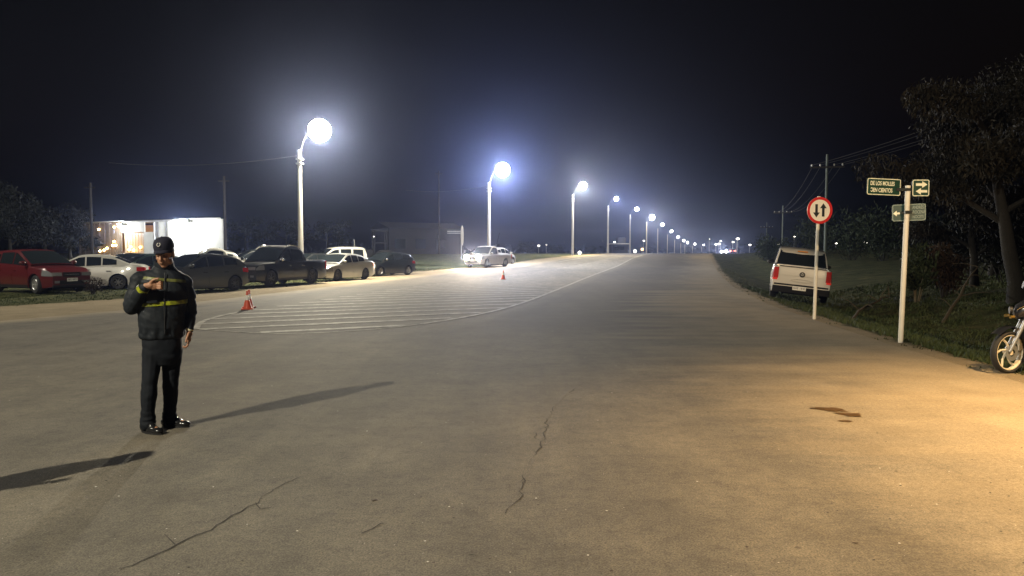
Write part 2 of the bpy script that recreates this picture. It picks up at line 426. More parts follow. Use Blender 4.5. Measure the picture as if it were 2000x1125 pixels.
class Car:
    def __init__(s, L, W, Hh, wb, foh, wr, top, roof, clear=.2, taper=(.82, .86), cabw=(.93, .76), arch=.06, belt=None):
        s.L, s.W, s.H, s.wb, s.wr = L, W, Hh, wb, wr
        s.xf = L/2-foh; s.xr = s.xf-wb          # axles
        s.top = top                              # lower body top line (x,z) centre
        s.roof = roof                            # xC0,xC1,xA1,xA0 and z's: list of (x,z)
        s.clear = clear; s.taper = taper; s.cabw = cabw; s.arch = arch
    def zb(s, x):
        z = s.clear
        if x > s.L/2-.35: z += (x-(s.L/2-.35))*.15
        if x < -s.L/2+.35: z += ((-s.L/2+.35)-x)*.35
        for ax in (s.xf, s.xr):
            d = abs(x-ax); r = s.wr+s.arch
            if d < r: z = max(z, s.wr+math.sqrt(r*r-d*d))
        return z
    def zt(s, x): return smooth_t(s.top, x, .06)
    def hw0(s, x):
        k = s.L/2
        if x > 0:
            t = max(0, (x-(k-.75))/.75); return s.W/2*(1-(1-s.taper[0])*t**2.2)
        t = max(0, (-x-(k-.65))/.65); return s.W/2*(1-(1-s.taper[1])*t**2.4)
    def hw(s, x, z):
        zt = s.zt(x); u = (z-s.clear)/(max(.3, zt-s.clear))
        f = .955+.045*math.sin(min(1, max(0, u/.55))*math.pi/2)
        if u > .55: f -= .05*((u-.55)/.45)**1.6
        fl = 0
        for ax in (s.xf, s.xr):
            d = math.hypot(x-ax, z-s.wr); r = s.wr+s.arch
            fl = max(fl, max(0, 1-abs(d-r)/.12))
        return s.hw0(x)*f+.012*fl
    def body_mesh(s, name, m, parent, bed=None):
        k = s.L/2
        xs = set(np.linspace(-k, k, 64).tolist())
        for ax in (s.xf, s.xr):
            r = s.wr+s.arch
            for a in np.linspace(0, math.pi, 15): xs.add(ax+r*math.cos(a))
        xs = sorted(x for x in xs if -k <= x <= k)
        mb = MB()
        for sg in (1, -1):
            rows = []
            for x in xs:
                zb, zt = s.zb(x), s.zt(x); hw0 = s.hw0(x); row = []
                row.append((x, sg*hw0*.80, zb-.0))
                zs = [zb+(zt-.05-zb)*t for t in (0, .1, .3, .5, .7, .85, 1)]
                for z in zs: row.append((x, sg*s.hw(x, z), z))
                w = s.hw(x, zt-.05)
                row.append((x, sg*(w-.03), zt-.015)); row.append((x, sg*(w-.09), zt))
                if bed and bed[0] < x < bed[1]:
                    row.append((x, sg*(w-.12), zt-.4)); row.append((x, 0, zt-.4))
                else:
                    row.append((x, sg*w*.5, zt+.018)); row.append((x, 0, zt+.025))
                rows.append(row)
            mb.quadgrid(rows, flip=(sg < 0))
            for r_, fl in ((rows[0], sg > 0), (rows[-1], sg < 0)):
                pts = [r_[0]]+r_[1:]; pts.append((r_[0][0], 0, r_[0][2]))
                mb.poly(pts, flip=not fl)
        o = mb.build(name, m, parent, 32, weld=True)
        return o
    # greenhouse -----------------------------------------------------
    def belt(s, x): return s.zt(x)-.02
    def cab(s, x, t, sg):
        """point on the side of the cabin: t 0 belt .. 1 roof edge"""
        zr = s.zroof(x); zb = s.belt(x); wb = s.hw0(0)*s.cabw[0]; wt = s.W/2*s.cabw[1]
        Hh = s.H-zb
        z = zb+(zr-zb)*t
        f = min(1, max(0, (z-zb)/Hh))
        e = min(1, .80+.2*min((s.roof[-1][0]-x)/.5, (x-s.roof[0][0])/.5, 1))
        w = (wb+(wt-wb)*f**1.15)*(.93+.07*e)
        return Vector((x, sg*w, z))
    def zroof(s, x): return smooth_t(s.roof, x, .07)
    def greenhouse(s, m, parent, name='cabin'):
        x0, x1 = s.roof[0][0]+.0, s.roof[-1][0]
        xs = np.linspace(x0+.02, x1-.02, 44)
        mb = MB()
        for sg in (1, -1):
            rows = []
            for x in xs:
                row = [s.cab(x, t, sg) for t in (0, .25, .5, .75, .9)]
                p = s.cab(x, 1, sg); 
                h = max(.0, p.z-s.belt(x))
                q = Vector((x, sg*(abs(p.y)-.03), p.z+.012)); row.append(Vector((x, sg*(abs(p.y)-.004), p.z-.02*min(1, h*3)))); row.append(q)
                row.append(Vector((x, sg*(abs(p.y)-.25), p.z+.035))); row.append(Vector((x, 0, p.z+.045)))
                rows.append(row)
            mb.quadgrid(rows, flip=(sg < 0))
        return mb.build(name, m, parent, 40, weld=True)
    def side_window(s, x0, x1, m, parent, sg, name='side_window', t0=.07, t1=.86, slopef=True, off=.008):
        rows = []
        n = 10
        for i in range(n+1):
            x = x0+(x1-x0)*i/n
            rows.append([s.cab(x, t0+(t1-t0)*j/4, sg)+Vector((0, sg*off, 0)) for j in range(5)])
        o = MB().quadgrid(rows, flip=(sg < 0)).build(name, m, parent, 50)
        return o
    def top_glass(s, x0, x1, m, parent, name, wf=.86, off=.012):
        rows = []
        for i in range(9):
            x = x0+(x1-x0)*i/8
            p = s.cab(x, 1, 1); dx = .01
            n = Vector((-(s.zroof(x+dx)-s.zroof(x-dx)), 0, 2*dx)).normalized()
            row = []
            for j in range(9):
                u = -1+2*j/8; w = (p.y-.035)
                base = Vector((x, u*w*.98, p.z+.012+.033*(1-abs(u)**2)))
                row.append(base+n*off)
            rows.append(row)
        return MB().quadgrid(rows, flip=True).build(name, m, parent, 50)
    def side_panel(s, x0, x1, z0, z1, m, parent, sg, name, off=.006, n=8, k=4, zf0=None, zf1=None):
        rows = []
        for i in range(n+1):
            x = x0+(x1-x0)*i/n
            a = zf0(x) if zf0 else max(z0, s.zb(x)+.02)
            b = zf1(x) if zf1 else min(z1, s.zt(x)-.06)
            rows.append([Vector((x, sg*(s.hw(x, a+(b-a)*j/k)+off), a+(b-a)*j/k)) for j in range(k+1)])
        mb = MB().quadgrid(rows, flip=(sg < 0))
        # thin returns so that the panel has an edge
        def inn(p): return Vector((p.x, p.y-sg*(off+.004), p.z))
        ring = rows[0]+[r[-1] for r in rows[1:]]+list(reversed(rows[-1]))[1:]+[r[0] for r in reversed(rows[:-1])][:-1]
        m2 = [inn(p) for p in ring]
        mb.quadgrid([ring, m2], close=True, flip=(sg > 0))
        return mb.build(name, m, parent, 35)
    def handles(s, xs, z, m, parent):
        for sg in (1, -1):
            for x in xs:
                MB().box((x, sg*(s.hw(x, z)+.02), z), (.17, .03, .03)).build('door_handle', m, parent)
    def wheels(s, rim, parent, spokes=6, steer=0, proto=None):
        out = []
        W_ = .21
        for ax, fr in ((s.xf, 1), (s.xr, 0)):
            for sg in (1, -1):
                r = s.wr
                if not out:
                    tm = MB().lathe([(r*.62, -W_/2+.01), (r*.9, -W_/2), (r*.985, -W_/2+.03), (r, -W_/2+.06), (r, W_/2-.06), (r*.985, W_/2-.03), (r*.9, W_/2), (r*.62, W_/2-.01)], 28, axis='y')
                    w = tm.build('wheel', M_tyre, parent, 40)
                    rm = MB()
                    rm.lathe([(r*.63, -.09), (r*.63, .085), (r*.59, .10), (r*.56, .09), (r*.55, .03), (r*.55, -.08)], 28, axis='y')
                    rm.lathe([(.001, .075), (.05, .075), (.065, .05), (.065, 0)], 12, axis='y')
                    for q in range(spokes):
                        a = 2*math.pi*q/spokes
                        Mx = Matrix.Rotation(a, 4, 'Y')
                        rm.box((Mx @ Vector((r*.33, .058, 0))), (r*.52, .03, r*.16 if spokes < 7 else r*.11), Mx.to_3x3())
                    bk = MB().lathe([(.001, .0), (r*.56, .0)], 20, axis='y')
                    ro = rm.build('rim', rim, w, 40)
                    bo = bk.build('brake_disc', M_under, w)
                else:
                    w = copy_tree(out[0], parent)
                w.location = (ax, sg*(s.W/2-.125), r); w.rotation_euler = (0, 0, (math.pi if sg < 0 else 0)+(steer if fr else 0))
                out.append(w)
        # wheel wells
        for ax in (s.xf, s.xr):
            for sg in (1, -1):
                r = s.wr+s.arch-.004
                rows = []
                for yy in (s.W/2-.30, s.W/2*.97-.02):
                    rows.append([(ax+r*math.cos(a), sg*yy, s.wr+r*math.sin(a)) for a in np.linspace(-.5, math.pi+.5, 17)])
                mb = MB().quadgrid(rows); mb.poly(rows[0])
                mb.build('wheel_well', M_under, parent, 60)
        MB().box(((s.xf+s.xr)/2, 0, s.clear+.02), (s.L*.86, s.W*.60, .14)).build('underbody', M_under, parent)
        return out
    def front_box(s, y, z, d, m, parent, name, x=None, rot=0, dx=0.0):
        x = s.L/2 if x is None else x
        return MB().box((x+dx, y, z), d, Euler((0, 0, rot)).to_matrix()).build(name, m, parent)
    def mirrors(s, x, z, m, parent):
        for sg in (1, -1):
            mb = MB()
            Mx = Matrix.Translation((x, sg*(s.hw0(0)*s.cabw[0]+.12), z)) @ Matrix.Diagonal((.09, .12, .075, 1))
            mb.lathe([(.001, -1), (.6, -.85), (.95, -.4), (1, 0), (.95, .5), (.6, .88), (.001, 1)], 12, Mx)
            mb.box((x, sg*(s.hw0(0)*s.cabw[0]+.02), z-.02), (.05, .16, .03))
            o = mb.build('mirror', m, parent, 50); o['kind'] = 'thing'

def plate(parent, loc, rz, txt, w=.40, h=.125):
    M = Matrix.Translation(loc) @ Matrix.Rotation(rz, 4, 'Z') @ Matrix.Rotation(R(90), 4, 'X')
    p = MB().box((0, 0, 0), (w, h, .012), None); p.v = [tuple(M @ Vector(v)) for v in p.v]
    po = p.build('license_plate', M_plate, parent)
    t = text_mesh('plate_number', txt, h*.72, M_ink, M @ Matrix.Translation((0, 0, .0075)), po, .0008)
    return po

def generic_car(kind, name, label, cat, body_m, loc, yaw, rim=None, plate_txt='AAB 1042', lights=None, roll=0, rear_plate=True, group=None, spokes=7, roof_rails=False, mirror_m=None, steer=0, handle_m=None, roof_m=None, scale=1):
    t = empty(name, loc, yaw, label, cat, group)
    t.rotation_euler = (roll, 0, yaw)
    rim = rim or M_rim; mirror_m = mirror_m or body_m; handle_m = handle_m or body_m
    if kind == 'sedan':
        L, W, Hh, wb, foh, wr = 4.42, 1.73, 1.47, 2.58, .83, .31
        top = [(-2.21, .93), (-2.1, 1.02), (-1.75, 1.06), (-1.3, 1.05), (0, .98), (.85, .95), (1.3, .90), (1.9, .80), (2.12, .70), (2.21, .60)]
        roof = [(-1.72, 1.03), (-1.02, 1.36), (-.6, 1.43), (-.1, 1.455), (.25, 1.43), (1.18, .93)]
        wins = [(-1.15, -.62, .1, .78), (-.56, -.02, .08, .86), (.04, .86, .08, .86)]; ws = (.32, 1.10); rw = (-1.64, -1.08); doors = [(-.98, -.02), (.02, .98)]
    elif kind == 'hatch':
        L, W, Hh, wb, foh, wr = 3.95, 1.70, 1.50, 2.48, .78, .30
        top = [(-1.97, .86), (-1.9, 1.0), (-1.6, 1.05), (0, .98), (.75, .95), (1.2, .90), (1.7, .80), (1.9, .68), (1.97, .58)]
        roof = [(-1.93, .98), (-1.55, 1.33), (-1.2, 1.42), (-.4, 1.485), (0.05, 1.455), (1.05, .93)]
        wins = [(-1.42, -.85, .12, .78), (-.78, -.1, .08, .86), (-.04, .74, .08, .86)]; ws = (.12, .97); rw = (-1.88, -1.58); doors = [(-1.0, -.08), (-.04, .86)]
    elif kind == 'suv':
        L, W, Hh, wb, foh, wr = 4.27, 1.80, 1.64, 2.57, .84, .345
        top = [(-2.13, .95), (-2.05, 1.1), (-1.7, 1.15), (0, 1.06), (.7, 1.05), (.95, 1.03), (1.75, .95), (2.0, .86), (2.13, .74)]
        roof = [(-2.03, 1.10), (-1.72, 1.48), (-1.3, 1.57), (-.4, 1.62), (0, 1.60), (1.03, 1.04)]
        wins = [(-1.6, -1.02, .12, .76), (-.95, -.14, .08, .86), (-.08, .76, .08, .86)]; ws = (.08, .97); rw = (-1.98, -1.74); doors = [(-1.05, -.12), (-.08, .9)]
    elif kind == 'van':
        L, W, Hh, wb, foh, wr = 4.1, 1.78, 1.82, 2.65, .80, .31
        top = [(-2.05, .9), (-1.98, 1.1), (0, 1.06), (.9, 1.04), (1.3, .98), (1.8, .88), (1.98, .74), (2.05, .62)]
        roof = [(-2.02, 1.08), (-1.93, 1.70), (-1.7, 1.80), (-.3, 1.82), (.25, 1.74), (1.28, 1.0)]
        wins = [(-1.75, -1.05, .12, .82), (-.92, -.2, .1, .84), (-.08, .95, .1, .84)]; ws = (.35, 1.2); rw = (-1.99, -1.94); doors = [(-.95, -.1), (-.05, .92)]
    elif kind == 'pickup':   # double cab
        L, W, Hh, wb, foh, wr = 5.2, 1.90, 1.82, 3.08, .90, .375
        top = [(-2.6, 1.14), (-2.5, 1.17), (-.9, 1.17), (0, 1.13), (1.0, 1.12), (1.3, 1.10), (2.15, 1.05), (2.45, .98), (2.6, .84)]
        roof = [(-.98, 1.13), (-.78, 1.62), (-.55, 1.74), (.1, 1.80), (.45, 1.77), (1.38, 1.09)]
        wins = [(-.68, .16, .08, .86), (.22, 1.08, .08, .86)]; ws = (.52, 1.32); rw = (-.965, -.58); doors = [(-.72, .17), (.22, 1.18)]
    elif kind == 'single':   # older pickup
        L, W, Hh, wb, foh, wr = 5.1, 1.80, 1.75, 3.08, .85, .36
        top = [(-2.55, 1.08), (-2.45, 1.11), (-.3, 1.11), (.3, 1.07), (1.3, 1.05), (2.1, 1.0), (2.4, .93), (2.55, .80)]
        roof = [(-.32, 1.07), (-.2, 1.58), (0, 1.69), (.4, 1.74), (.62, 1.71), (1.38, 1.05)]
        wins = [(-.05, 1.12, .08, .86)]; ws = (.68, 1.32); rw = (-.31, -.22); doors = [(-.12, 1.15)]
    clear = .27 if kind in ('pickup', 'single') else (.22 if kind == 'suv' else .17)
    c = Car(L, W, Hh, wb, foh, wr, top, roof, clear=clear, taper=(.80, .90) if kind not in ('pickup', 'single', 'van') else (.86, .95),
            cabw=(.94, .74) if kind not in ('van', 'pickup', 'single') else (.94, .80))
    bed = (-L/2+.07, roof[0][0]-.02) if kind in ('pickup', 'single') else None
    c.body_mesh('body', body_m, t, bed)
    c.greenhouse(roof_m or body_m, t, 'roof')
    for sg in (1, -1):
        for (a, b, t0, t1) in wins: c.side_window(a, b, M_glass, t, sg, t0=t0, t1=t1)
        for (a, b) in doors:
            c.side_panel(a, b, clear+.12, 9, body_m, t, sg, 'door', zf1=lambda x: c.zt(x)-.06)
        c.side_panel(c.xr+wr+c.arch+.03, c.xf-wr-c.arch-.03, 0, 0, M_trim if kind in ('suv', 'pickup') else body_m, t, sg, 'sill', off=.02, zf0=lambda x: clear+.0, zf1=lambda x: clear+.10)
        # headlight wrap and taillight wrap
        zt = c.zt(L/2-.2)
        c.side_panel(L/2-.42, L/2-.005, 0, 0, M_lampglass, t, sg, 'headlight', off=.012, zf0=lambda x: zt-.23+.02*(L/2-x), zf1=lambda x: min(c.zt(x)-.03, zt-.05+.1*(L/2-x)))
        zq = c.zt(-L/2+.1)
        if kind in ('van', 'pickup', 'single'):
            c.side_panel(-L/2+.005, -L/2+.14, 0, 0, M_tail, t, sg, 'taillight', off=.012, zf0=lambda x: zq-.42, zf1=lambda x: zq-.05)
            c.front_box(sg*W/2*.86, zq-.235, (.03, .15, .37), M_tail, t, 'taillight', x=-L/2-.005)
        else:
            c.side_panel(-L/2+.005, -L/2+.30, 0, 0, M_tail, t, sg, 'taillight', off=.012, zf0=lambda x: zq-.26+.12*(x+L/2), zf1=lambda x: zq-.06)
            c.front_box(sg*W/2*.72, zq-.17, (.03, .28, .17), M_tail, t, 'taillight', x=-L/2-.005)
        hb = c.front_box(sg*W/2*.62, zt-.155, (.05, .36, .13), M_lampglass, t, 'headlight', x=L/2-.008)
        if lights: hb.data.materials[0] = lights
        c.front_box(sg*W/2*.62, clear+.22, (.05, .18, .09), M_lampglass, t, 'fog_light', x=L/2-.01)
    c.top_glass(ws[0], ws[1], M_glass, t, 'windshield')
    if kind in ('pickup', 'single', 'van'):
        p = c.cab(rw[0]+.06, 1, 1)
        zb_ = c.belt(rw[0])
        rows = []
        for i in range(5):
            x = rw[0]+(rw[1]-rw[0])*i/4
            rows.append([Vector((x-.035, u*(c.cab(x, .95, 1).y-.055), c.zroof(x)-.0)) for u in (-1, -.5, 0, .5, 1)])
        MB().quadgrid(rows, flip=True).build('rear_window', M_glass, t, 60)
    else:
        c.top_glass(rw[0], rw[1], M_glass, t, 'rear_window')
    zf = c.zt(L/2-.02)
    zt = c.zt(L/2-.2)
    g = MB()
    g.box((L/2, 0, zt-.17), (.03, W*.36, .17)); g.build('grille', M_trim, t)
    MB().box((L/2+.012, 0, zt-.17), (.02, W*.30, .02)).build('grille_bar', M_chrome, t)
    MB().box((L/2, 0, clear+.20), (.04, W*.52, .16)).build('air_intake', M_trim, t)
    MB().box((L/2-.04, 0, clear+.07), (.16, W*.80, .07)).build('front_bumper', M_trim if kind in ('suv', 'pickup') else body_m, t)
    if rear_plate: MB().box((-L/2+.0, 0, clear+.20), (.16, W*.86, .17)).build('rear_bumper', M_trim if kind in ('suv', 'pickup') else body_m, t)
    plate(t, (L/2+.03, 0, clear+.30), R(90), plate_txt)
    if rear_plate: plate(t, (-L/2-.09 if kind in ('pickup', 'single') else -L/2-.02, 0, clear+.22 if kind in ('pickup', 'single') else .72), R(-90), plate_txt)
    c.handles([d[0]+.14 for d in doors], c.zt(0)-.20, handle_m, t)
    c.mirrors(roof[-1][0]-.30, c.zt(.5)+.09, mirror_m, t)
    c.wheels(rim, t, spokes, steer)
    if roof_rails:
        for sg in (1, -1):
            xs = np.linspace(roof[1][0]+.1, roof[-2][0]-.05, 8)
            pts = [Vector((x, sg*(c.cab(x, 1, 1).y-.05), c.zroof(x)+.035+(.045 if 0 < i < 7 else 0))) for i, x in enumerate(xs)]
            MB().tube(pts, .018, 6).build('roof_rail', M_chrome, t, 60)
    return t, c

def place(wheelpx, wheelY, yaw, kind, which='front', side=1):
    """car origin so that the given wheel (side +1 = car's left) stands at pixel x, distance Y"""
    dims = {'sedan': (4.42, 1.73, 2.58, .83), 'hatch': (3.95, 1.70, 2.48, .78), 'suv': (4.27, 1.80, 2.57, .84), 'van': (4.1, 1.78, 2.65, .80), 'pickup': (5.2, 1.90, 3.08, .90), 'single': (5.1, 1.80, 3.08, .85)}[kind]
    L, W, wb, foh = dims
    lx = L/2-foh if which == 'front' else L/2-foh-wb
    ly = side*(W/2-.12)
    wx, wy = (wheelpx-1000)/F*wheelY, wheelY
    c, s_ = math.cos(yaw), math.sin(yaw)
    x, y = wx-(lx*c-ly*s_), wy-(lx*s_+ly*c)
    return (x, y, H(x, y)+.0)
P_red = paint('red_paint', (.085, .010, .012)); P_white = paint('white_paint', (.56, .545, .50)); P_grey = paint('grey_paint', (.085, .09, .085), .3, .3)
P_dark = paint('dark_grey_paint', (.020, .022, .024), .3, .2); P_silver = paint('silver_paint', (.45, .45, .44), .32, .5); P_black = paint('black_paint', (.012, .016, .017))
P_green = paint('dark_green_paint', (.02, .035, .03))
P_bone = paint('bone_white_paint', (.30, .275, .235)); M_hl = emis('headlight_on', (1, .87, .62), 200)
PK = 'vehicles parked on the grass left of the road'

generic_car('suv', 'parked_car', 'dark red SUV parked on the grass at the far left, front facing right', 'car', P_red, place(72, 27.4, R(-27), 'suv', 'front', -1), R(-27), plate_txt='SBT 4471', group=PK, spokes=6, steer=R(-8))
generic_car('sedan', 'parked_car', 'white four-door sedan parked right behind the dark red SUV', 'car', P_white, place(231, 31.4, R(199), 'sedan', 'rear', 1), R(199), rim=M_rim_d, plate_txt='AAC 2218', group=PK, handle_m=M_trim)
generic_car('hatch', 'parked_car', 'grey hatchback parked directly behind the standing man', 'car', P_grey, place(456, 30.2, R(238), 'hatch', 'rear', 1), R(238), rim=M_rim_d, plate_txt='AAD 7703', group=PK, handle_m=M_trim)
generic_car('pickup', 'parked_pickup', 'dark grey double cab pickup with roof rails parked in front of the nearest lamp pole', 'pickup truck', P_dark, place(527, 33.2, R(250), 'pickup', 'front', 1), R(250), rim=M_rim_d, plate_txt='AAE 3390', group=PK, roof_rails=True, mirror_m=M_chrome, handle_m=M_chrome)
generic_car('sedan', 'parked_car', 'silver sedan parked between the dark grey pickup and the black hatchback', 'car', P_silver, place(657, 39.6, R(247), 'sedan', 'front', 1), R(247), rim=M_rim_d, plate_txt='AAF 6125', group=PK)
generic_car('hatch', 'parked_car', 'black hatchback last in the parked row, before the open dirt shoulder', 'car', P_black, place(741, 46.6, R(233), 'hatch', 'front', 1), R(233), plate_txt='AAG 8054', group=PK, mirror_m=M_chrome)
generic_car('van', 'parked_van', 'small white van showing its roof and side windows behind the silver sedan', 'van', P_white, place(700, 49.5, R(212), 'van', 'rear', 1), R(212), plate_txt='AAH 5516', group=PK)
generic_car('hatch', 'parked_car', 'black car parked behind the white sedan, below the lit doorway', 'car', P_black, (-20.2, 38.5, 0), R(195), plate_txt='AAK 1309', group=PK)
generic_car('sedan', 'parked_car', 'dark green sedan between the white sedan and the standing man', 'car', P_green, (-17.0, 34.6, 0), R(222), plate_txt='AAL 9921', group=PK)
generic_car('suv', 'parked_car', 'black SUV with a pale roof standing behind the grey hatchback', 'car', P_black, (-17.6, 42.0, 0), R(205), plate_txt='AAM 4437', group=PK, roof_m=P_silver, roof_rails=True)
generic_car('single', 'parked_pickup', 'white single cab pickup, only its tail showing beside the grey hatchback', 'pickup truck', P_white, (-15.0, 38.2, 0), R(205), plate_txt='AAN 7160', group=PK)
generic_car('van', 'parked_van', 'white van far back whose pale roof shows over the dark grey pickup', 'van', P_white, (-19.5, 58, .2), R(195), plate_txt='AAP 2845', group=PK)
generic_car('sedan', 'parked_car', 'dark sedan right behind the nearest lamp pole, beside the small white van', 'car', P_dark, (-12.6, 46.5, 0), R(225), plate_txt='AAR 3318', group=PK)
generic_car('suv', 'parked_car', 'black SUV in the back row, seen over the hood of the dark grey pickup', 'car', P_black, (-17.2, 48.5, .05), R(215), plate_txt='AAS 9074', group=PK)

# oncoming pickup with its headlights on
pl = place(918, 61.5, R(241), 'single', 'front', -1)
tp, cp = generic_car('single', 'driving_pickup', 'white pickup with bright headlights pulling out onto the road beside the bluish lamp pole', 'pickup truck', P_bone, pl, R(241), plate_txt='AAT 5582', lights=M_hl, steer=R(6))
for sg in (1, -1):
    MB().tube([(2.53, sg*.56, .83), (2.60, sg*.56, .83)], .23, 14).build('headlight_glare_lens', M_hl, tp, 40)  # oversized glowing disc imitates the glare of the headlight
    light('SPOT', 'headlight_beam', (2.72, sg*.56, .83), 3800, (1, .76, .46), .05, tp, R(120), 1.0, (1, .55, .02))
MB().tube([(-.5, .5, 1.7), (-.6, .5, 2.1), (-1.0, .5, 2.9)], .012, 6).build('antenna', M_chrome, tp)
generic_car('hatch', 'parked_car', 'white hatchback just behind the pickup with headlights on', 'car', P_bone, place(974, 66.5, R(62), 'hatch', 'rear', -1), R(60), plate_txt='AAU 6610')

# the white double cab pickup on the right verge, seen from behind
P_white2 = paint('white_paint_dusty', (.70, .67, .62), .22)
tx, ty = 9.62+.80, 24.6+2.5
a = empty('tmp')
bpy.data.objects.remove(a)
tr, ct = generic_car('pickup', 'parked_pickup', 'white double cab pickup parked tilted on the right grass verge, tail towards the viewer', 'pickup truck', P_white2, (tx, ty, -.10), R(71), plate_txt='AAE 1840', rear_plate=False, spokes=6, handle_m=M_chrome, mirror_m=M_trim)
tr.rotation_euler = Euler((R(6.0), 0, R(71)), 'XYZ')
M_bump = mat('bumper_black_worn', (.006, .006, .007), .75, spec=.2)
# tailgate details
L_ = 5.2
tg = MB()
rows = []
for i in range(9):
    y = -.70+1.40*i/8
    rows.append([(-2.6-.02-.018*math.sin(math.pi*min(1, max(0, (z-.62)/.5)))*1.2, y, z) for z in (.60, .66, .76, .86, .94, 1.0, 1.06, 1.12)])
tg.quadgrid(rows, flip=True)
tgo = tg.build('tailgate', P_white2, tr, 60)
cr = MB()
for i in range(24):
    pass
ring = [(.34*math.cos(a)*1.0, .045*math.sin(a)) for a in [2*math.pi*k/28 for k in range(28)]]
cr.tube([(-2.66, p[0], .715+p[1]) for p in ring]+[(-2.66, ring[0][0], .715+ring[0][1])], .012, 6)
cr.build('tailgate_crease', P_white2, tgo, 60)
MB().tube([(-2.655, -.62, .865), (-2.668, 0, .875), (-2.655, .62, .865)], .014, 6).build('tailgate_ridge', P_white2, tgo, 60)
em = MB(); em.tube([(-2.69, .075*math.cos(a), .93+.075*math.sin(a)) for a in [2*math.pi*k/20 for k in range(21)]], .014, 6)
for p, q in (((-.045, .98), (0, .93)), ((0, .93), (.045, .98)), ((-.05, .93), (-.02, .87)), ((-.02, .87), (0, .91)), ((0, .91), (.02, .87)), ((.02, .87), (.05, .93))):
    em.tube([(-2.69, p[0], p[1]), (-2.69, q[0], q[1])], .008, 5)
em.build('tailgate_emblem', M_trim, tgo, 60)
MB().box((-2.70, 0, .40), (.20, 1.78, .20)).build('rear_bumper', M_bump, tr)
MB().box((-2.615, 0, .555), (.03, 1.70, .05)).build('bumper_gap', M_under, tr)
MB().box((-2.62, 0, 1.165), (.05, 1.50, .03)).build('tailgate_cap', M_trim, tr)
MB().box((-.86, 0, 1.70), (.10, .34, .035)).build('brake_light', M_amber, tr)
for sg in (1, -1):
    MB().box((-2.635, sg*.84, .72), (.025, .15, .06)).build('tail_reflector', M_reflector_glow, tr)
plate(tr, (-2.815, .05, .47), R(-90), 'AAE 1840', .42, .13)
# ------------------------------------------------------------------ signs on the right
M_post = mat('white_post_paint', (.74, .70, .62), .5, noise=(5, .3, (.62, .58, .50)))
M_sign_red = mat('sign_red', (.55, .02, .02), .35); M_sign_white = mat('sign_white', (.82, .78, .68), .35); M_sign_black = mat('sign_black', (.012, .016, .018), .4)
M_sign_green = mat('sign_green_dark', (.012, .045, .028), .4); M_sign_teal = mat('sign_green_teal', (.008, .042, .037), .4); M_letter = mat('sign_lettering', (.80, .78, .62), .4)
M_letter2 = mat('sign_lettering_pale', (.20, .26, .24), .45)

def arrow_pts(L, w, hw, hl):   # pointing +x, centred
    return [(-L/2, -w/2), (L/2-hl, -w/2), (L/2-hl, -hw/2), (L/2, 0), (L/2-hl, hw/2), (L/2-hl, w/2), (-L/2, w/2)]
def rrect(w, h, r, n=5):
    pts = []
    for cx, cy, a0 in ((w/2-r, h/2-r, 0), (-w/2+r, h/2-r, 90), (-w/2+r, -h/2+r, 180), (w/2-r, -h/2+r, 270)):
        for k in range(n+1):
            a = R(a0+90*k/n); pts.append((cx+r*math.cos(a), cy+r*math.sin(a)))
    return pts
def ringprism(mb, outer, inner, d, M):
    ao = [M @ Vector((p[0], p[1], 0)) for p in outer]; ai = [M @ Vector((p[0], p[1], 0)) for p in inner]
    bo = [M @ Vector((p[0], p[1], d)) for p in outer]; bi = [M @ Vector((p[0], p[1], d)) for p in inner]
    mb.quadgrid([ao, bo], close=True); mb.quadgrid([bo, bi], close=True); mb.quadgrid([bi, ai], close=True)

def round_sign():
    x, y = at(1592, 0, 17.5)
    t = empty('round_sign', (x, y, H(x, y)), 0, 'round red-bordered sign with down and up arrows on a white post', 'road sign')
    MB().tube([(0, 0, -.3), (.055, 0, 2.9)], .038, 14).build('post', M_post, t, 40)
    bz = 2.86-H(x, y)
    B = Matrix.Translation((.055, -.055, bz-.29)) @ Matrix.Rotation(R(7), 4, 'Z') @ Matrix.Rotation(R(90), 4, 'X')
    circ = lambda r, n=40: [(r*math.cos(2*math.pi*k/n), r*math.sin(2*math.pi*k/n)) for k in range(n)]
    MB().prism(circ(.315), .010, B).build('sign_plate', M_sign_white, t)
    m = MB(); ringprism(m, circ(.315), circ(.252), .005, B @ Matrix.Translation((0, 0, .0105))); m.build('red_border', M_sign_red, t)
    for sx, rot in ((-.085, -90), (.085, 90)):
        MB().prism(arrow_pts(.31, .062, .165, .115), .004, B @ Matrix.Translation((sx, -.01 if rot < 0 else .01, .0105)) @ Matrix.Rotation(R(rot), 4, 'Z')).build('arrow', M_sign_black, t)
    MB().box((.055, -.02, bz-.29), (.12, .05, .05)).build('clamp', M_steel, t)
round_sign()

